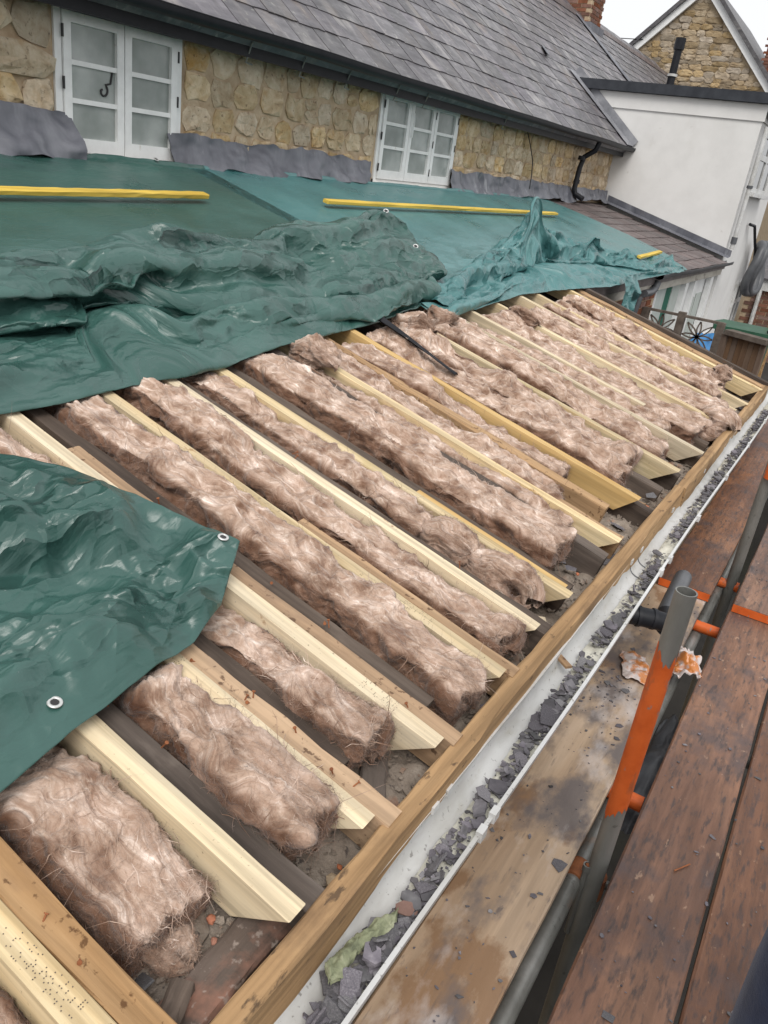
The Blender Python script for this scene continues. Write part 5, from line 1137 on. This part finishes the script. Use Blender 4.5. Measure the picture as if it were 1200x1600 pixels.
tag(MB().tube([(-.3, .46, -.064), (-.3, -1.0, -.064)], .02415, 20).part('scaffold_transom', MT['galv'], None, True), 'grey cross tube under the near ends of the boards', 'scaffold tube')
tag(MB().tube([(2.5, .10, -.064), (2.5, -1.0, -.064)], .02415, 20).part('scaffold_transom', MT['galv'], None, True), 'grey cross tube under the middle of the deck', 'scaffold tube')
tag(MB().tube([(-.9, -.92, -.115), (6.9, -.92, -.115)], .02415, 20).part('scaffold_ledger', MT['galv'], None, True), 'grey scaffold tube along the outer side of the deck', 'scaffold tube')
tag(MB().tube([(3.9, -.87, GZ), (3.9, -.87, -.04)], .02415, 20).part('scaffold_standard', MT['galv'], None, True), 'grey standard under the outer side of the deck', 'scaffold tube')
CP = thing('tube_coupler', 'rusty bolted coupler clamping the ledger to the banded standard', 'coupler', (1.73, .165, -.13))
MB().tube([(1.70, .190, -.108), (1.765, .190, -.108)], .031, 16).part('sleeve', MT['rust'], CP, True)
MB().tube([(1.731, .142, -.145), (1.729, .142, -.075)], .031, 16).part('sleeve', MT['rust'], CP, True)
for (p, q) in (((1.70, .165, -.075), (1.70, .165, -.03)), ((1.765, .155, -.135), (1.765, .105, -.125))):
    b_ = MB().tube([p, q], .006, 8).part('bolt', MT['rust'], CP, True); qv = Vector(q); pv = Vector(p); dd = (qv-pv).normalized()
    m = MB(); hollow(m, tuple(qv-dd*.02), tuple(qv), .012, 10); m.part('nut', MT['galv'], b_, True)
# waste pipe below the gutter
WP = thing('waste_pipe', 'black plastic elbow and grey pipe fixed below the gutter', 'pipe', (2.8, .32, .1))
MB().tube([(3.12, .288, .21), (2.9, .28, .208), (2.72, .272, .205)], .033, 20).part('pipe', MT['grey_plastic'], WP, True)
el = MB().tube([(2.50, .352, .292), (2.515, .315, .290), (2.54, .27, .285), (2.56, .235, .275)], .033, 20).part('elbow', MT['black_plastic'], WP, True)
for (a, b) in (((2.505, .335, .291), (2.51, .325, .291)), ((2.53, .29, .288), (2.535, .28, .287))): MB().tube([a, b], .0365, 20).part('collar', MT['black_plastic'], el, True)
MB().tube([(2.55, .24, .272), (2.60, .235, .245), (2.68, .255, .215), (2.76, .272, .205)], .036, 18).part('bend', MT['black_plastic'], WP, True)
# crumpled wrapper
def crumpled(name, label, c_, sx, sy, h, mat, seed, cat, rotz=0, floor=None):
    n = 46; u = np.linspace(-1, 1, n)[:, None]; v = np.linspace(-1, 1, n)[None, :]
    X = sx*u*(1+.12*vn(v*3, u*2, seed))+0*v; Yv = sy*v*(1+.15*vn(u*3, v*2, seed+1))+0*u
    Z = h*np.clip(1-(u*u+v*v)*.75, 0, 1)**.7+.5*h*crumple(X, Yv, sx*.45, seed)+.22*h*crumple(X, Yv, sx*.2, seed+3)
    me = mesh(name, np.stack([X, Yv, Z], -1).reshape(-1, 3), grid_faces(n, n), MT[mat]); o = obj(name, me, None, Tm(c_, (0, 0, rotz)))
    md = o.modifiers.new('thickness', 'SOLIDIFY'); md.thickness = .001; return tag(o, label, cat)
crumpled('plastic_wrapper', 'orange and clear plastic wrapper crumpled in the gap beside the standard', (2.86, .16, -.03), .09, .05, .055, 'clear_film', 4, 'wrapper', .3)
crumpled('plastic_wrapper', 'flat orange printed wrapper lying on the pale board under the pipe elbow', (2.66, .31, .010), .09, .045, .016, 'clear_film', 9, 'wrapper', .35)
crumpled('dust_sheet', 'dark polythene bunched below the gap by the standard', (2.35, .12, -.16), .32, .045, .05, 'grey_plastic', 14, 'polythene', .0)

# flakes on the boards
items = []; pl = 0
for k in range(900):
    inner = rs.random() < .38
    if inner:
        x = 1.0+2.4*rs.random(); y = rs.uniform(.215, .41)
        if 2.15 < x < 2.65: y = rs.uniform(.24, .41)
        elif rs.random() < .6: continue
        z = .002
    else: x = 1.1+5.5*rs.random()**1.5; y = rs.uniform(-.7, .09); z = .002 if x < 3.42 else .042
    if not inner and x > 3.42 and y < -.13: z = .002
    size = .004+rs.expovariate(1/.0055)
    M = Tm((x, y, z), (0, 0, rs.uniform(0, 6.28)))
    if size > .02 and pl < 60:
        put_shard(min(size*1.3, .05), M, 'thin slate flake lying flat on the scaffold boards', 'slate flakes on the scaffold boards', size*.25); pl += 1
    else: items.append((size, M))
shard_stuff('board_grit', 'scattered slate grit on the scaffold boards', items)
tag(MB().tube([(1.79, -.03, .004), (1.84, -.06, .004)], .002, 6).part('loose_nail', MT['rust'], None), 'thin rusty nail lying on the red-brown board', 'nail')

# ================================================================== person standing on the deck
PX, PY = 1.0, -.338
PE = thing('person', 'person in navy work clothes standing on the red-brown deck, hands behind the back', 'person', (PX, PY, 0))
def skinmesh(name, pts, edges, rad, mat, root=0, lvl=2):
    me = bpy.data.meshes.new(name); me.from_pydata([(PX+p[0], PY+p[1], p[2]) for p in pts], edges, []); me.transform(WM[PE.name].inverted()); me.materials.append(MT[mat])
    o = obj(name, me, PE); md = o.modifiers.new('skin', 'SKIN'); md.use_smooth_shade = True
    for i, r_ in enumerate(rad):
        d = me.skin_vertices[0].data[i]; d.radius = (r_, r_) if not hasattr(r_, '__len__') else r_; d.use_root = (i == root)
    s_ = o.modifiers.new('sub', 'SUBSURF'); s_.levels = lvl; s_.render_levels = lvl; return o
hip = .92
chain = lambda n, s=0: [(i, i+1) for i in range(s, s+n-1)]
body = [(0, 0, hip), (0, 0, 1.1), (0, 0, 1.3), (0, 0, 1.44), (0, 0, 1.51), (.025, 0, 1.585), (.012, 0, 1.665), (-.005, 0, 1.735)]
be = chain(8); br = [.085, .085, .085, .06, .048, .058, .088, .075]
def limb(start, pts, rads):
    b = len(body); body.extend(pts); be.append((start, b)); be.extend(chain(len(pts), b)); br.extend(rads)
for s in (-1, 1):
    limb(0, [(0, .095*s, .86), (.01, .105*s, .50), (-.01, .105*s, .10), (.09, .115*s, .05)], [.06, .05, .042, .038])
    limb(3, [(0, .19*s, 1.42), (-.10, .235*s, 1.14), (-.22, .16*s, .95), (-.25, .10*s, .90)], [.04, .036, .032, .03])
limb(6, [(.105, 0, 1.655), (.122, 0, 1.638)], [.014, .012])
for s in (-1, 1): limb(6, [(.0, .088*s, 1.665), (-.004, .1*s, 1.67)], [.016, .014])
skinmesh('body', body, be, br, 'skin')
for s in (-1, 1): skinmesh('eye', [(.082, .032*s, 1.675), (.088, .032*s, 1.675)], [(0, 1)], [.010, .010], 'iron')
skinmesh('mouth', [(.083, -.022, 1.60), (.087, 0, 1.598), (.083, .022, 1.60)], chain(3), [.006, .007, .006], 'brick')
tp = [(0, 0, .95), (0, 0, .88)]; te = [(0, 1)]; tr_ = [.14, .145]
for s in (-1, 1):
    b = len(tp); tp += [(0, .10*s, .78), (.01, .108*s, .50), (0, .108*s, .28), (-.01, .108*s, .09)]; te += [(1, b)]+chain(4, b); tr_ += [.105, .082, .075, .074]
skinmesh('trousers', tp, te, tr_, 'navy')
jp = [(0, 0, .88), (0, 0, 1.1), (0, 0, 1.32), (0, 0, 1.45), (0, 0, 1.5)]; je = chain(5); jr = [.155, .145, .15, .115, .07]
for s in (-1, 1):
    b = len(jp); jp += [(0, .2*s, 1.41), (-.10, .24*s, 1.14), (-.20, .17*s, .97)]; je += [(3, b)]+chain(3, b); jr += [.075, .06, .052]
skinmesh('jacket', jp, je, jr, 'navy')
for s in (-1, 1):
    skinmesh('boot', [(-.04, .108*s, .05), (.05, .112*s, .045), (.15, .12*s, .035)], chain(3), [.05, .05, .04], 'black_plastic')
    hx, hy, hz = -.27, .085*s, .89
    hp = [(hx-.01, hy, hz+.02), (hx+.03, hy, hz-.03)]; he = [(0, 1)]; hr = [.03, (.042, .02)]
    for q, (dy, L) in enumerate(((-.03, .07), (-.01, .082), (.01, .078), (.03, .06))):
        b = len(hp); hp += [(hx+.05, hy+dy, hz-.055), (hx+.065, hy+dy, hz-.055-L*.5), (hx+.05, hy+dy, hz-.055-L)]; he += [(1, b)]+chain(3, b); hr += [.0095, .0085, .007]
    b = len(hp); hp += [(hx+.045, hy-.045*s, hz-.02), (hx+.07, hy-.055*s, hz-.055)]; he += [(0, b), (b, b+1)]; hr += [.011, .009]
    skinmesh('hand', hp, he, hr, 'skin')
skinmesh('hair', [(-.04, 0, 1.66), (-.03, 0, 1.735), (.02, 0, 1.775)], chain(3), [.075, .085, .055], 'hair')
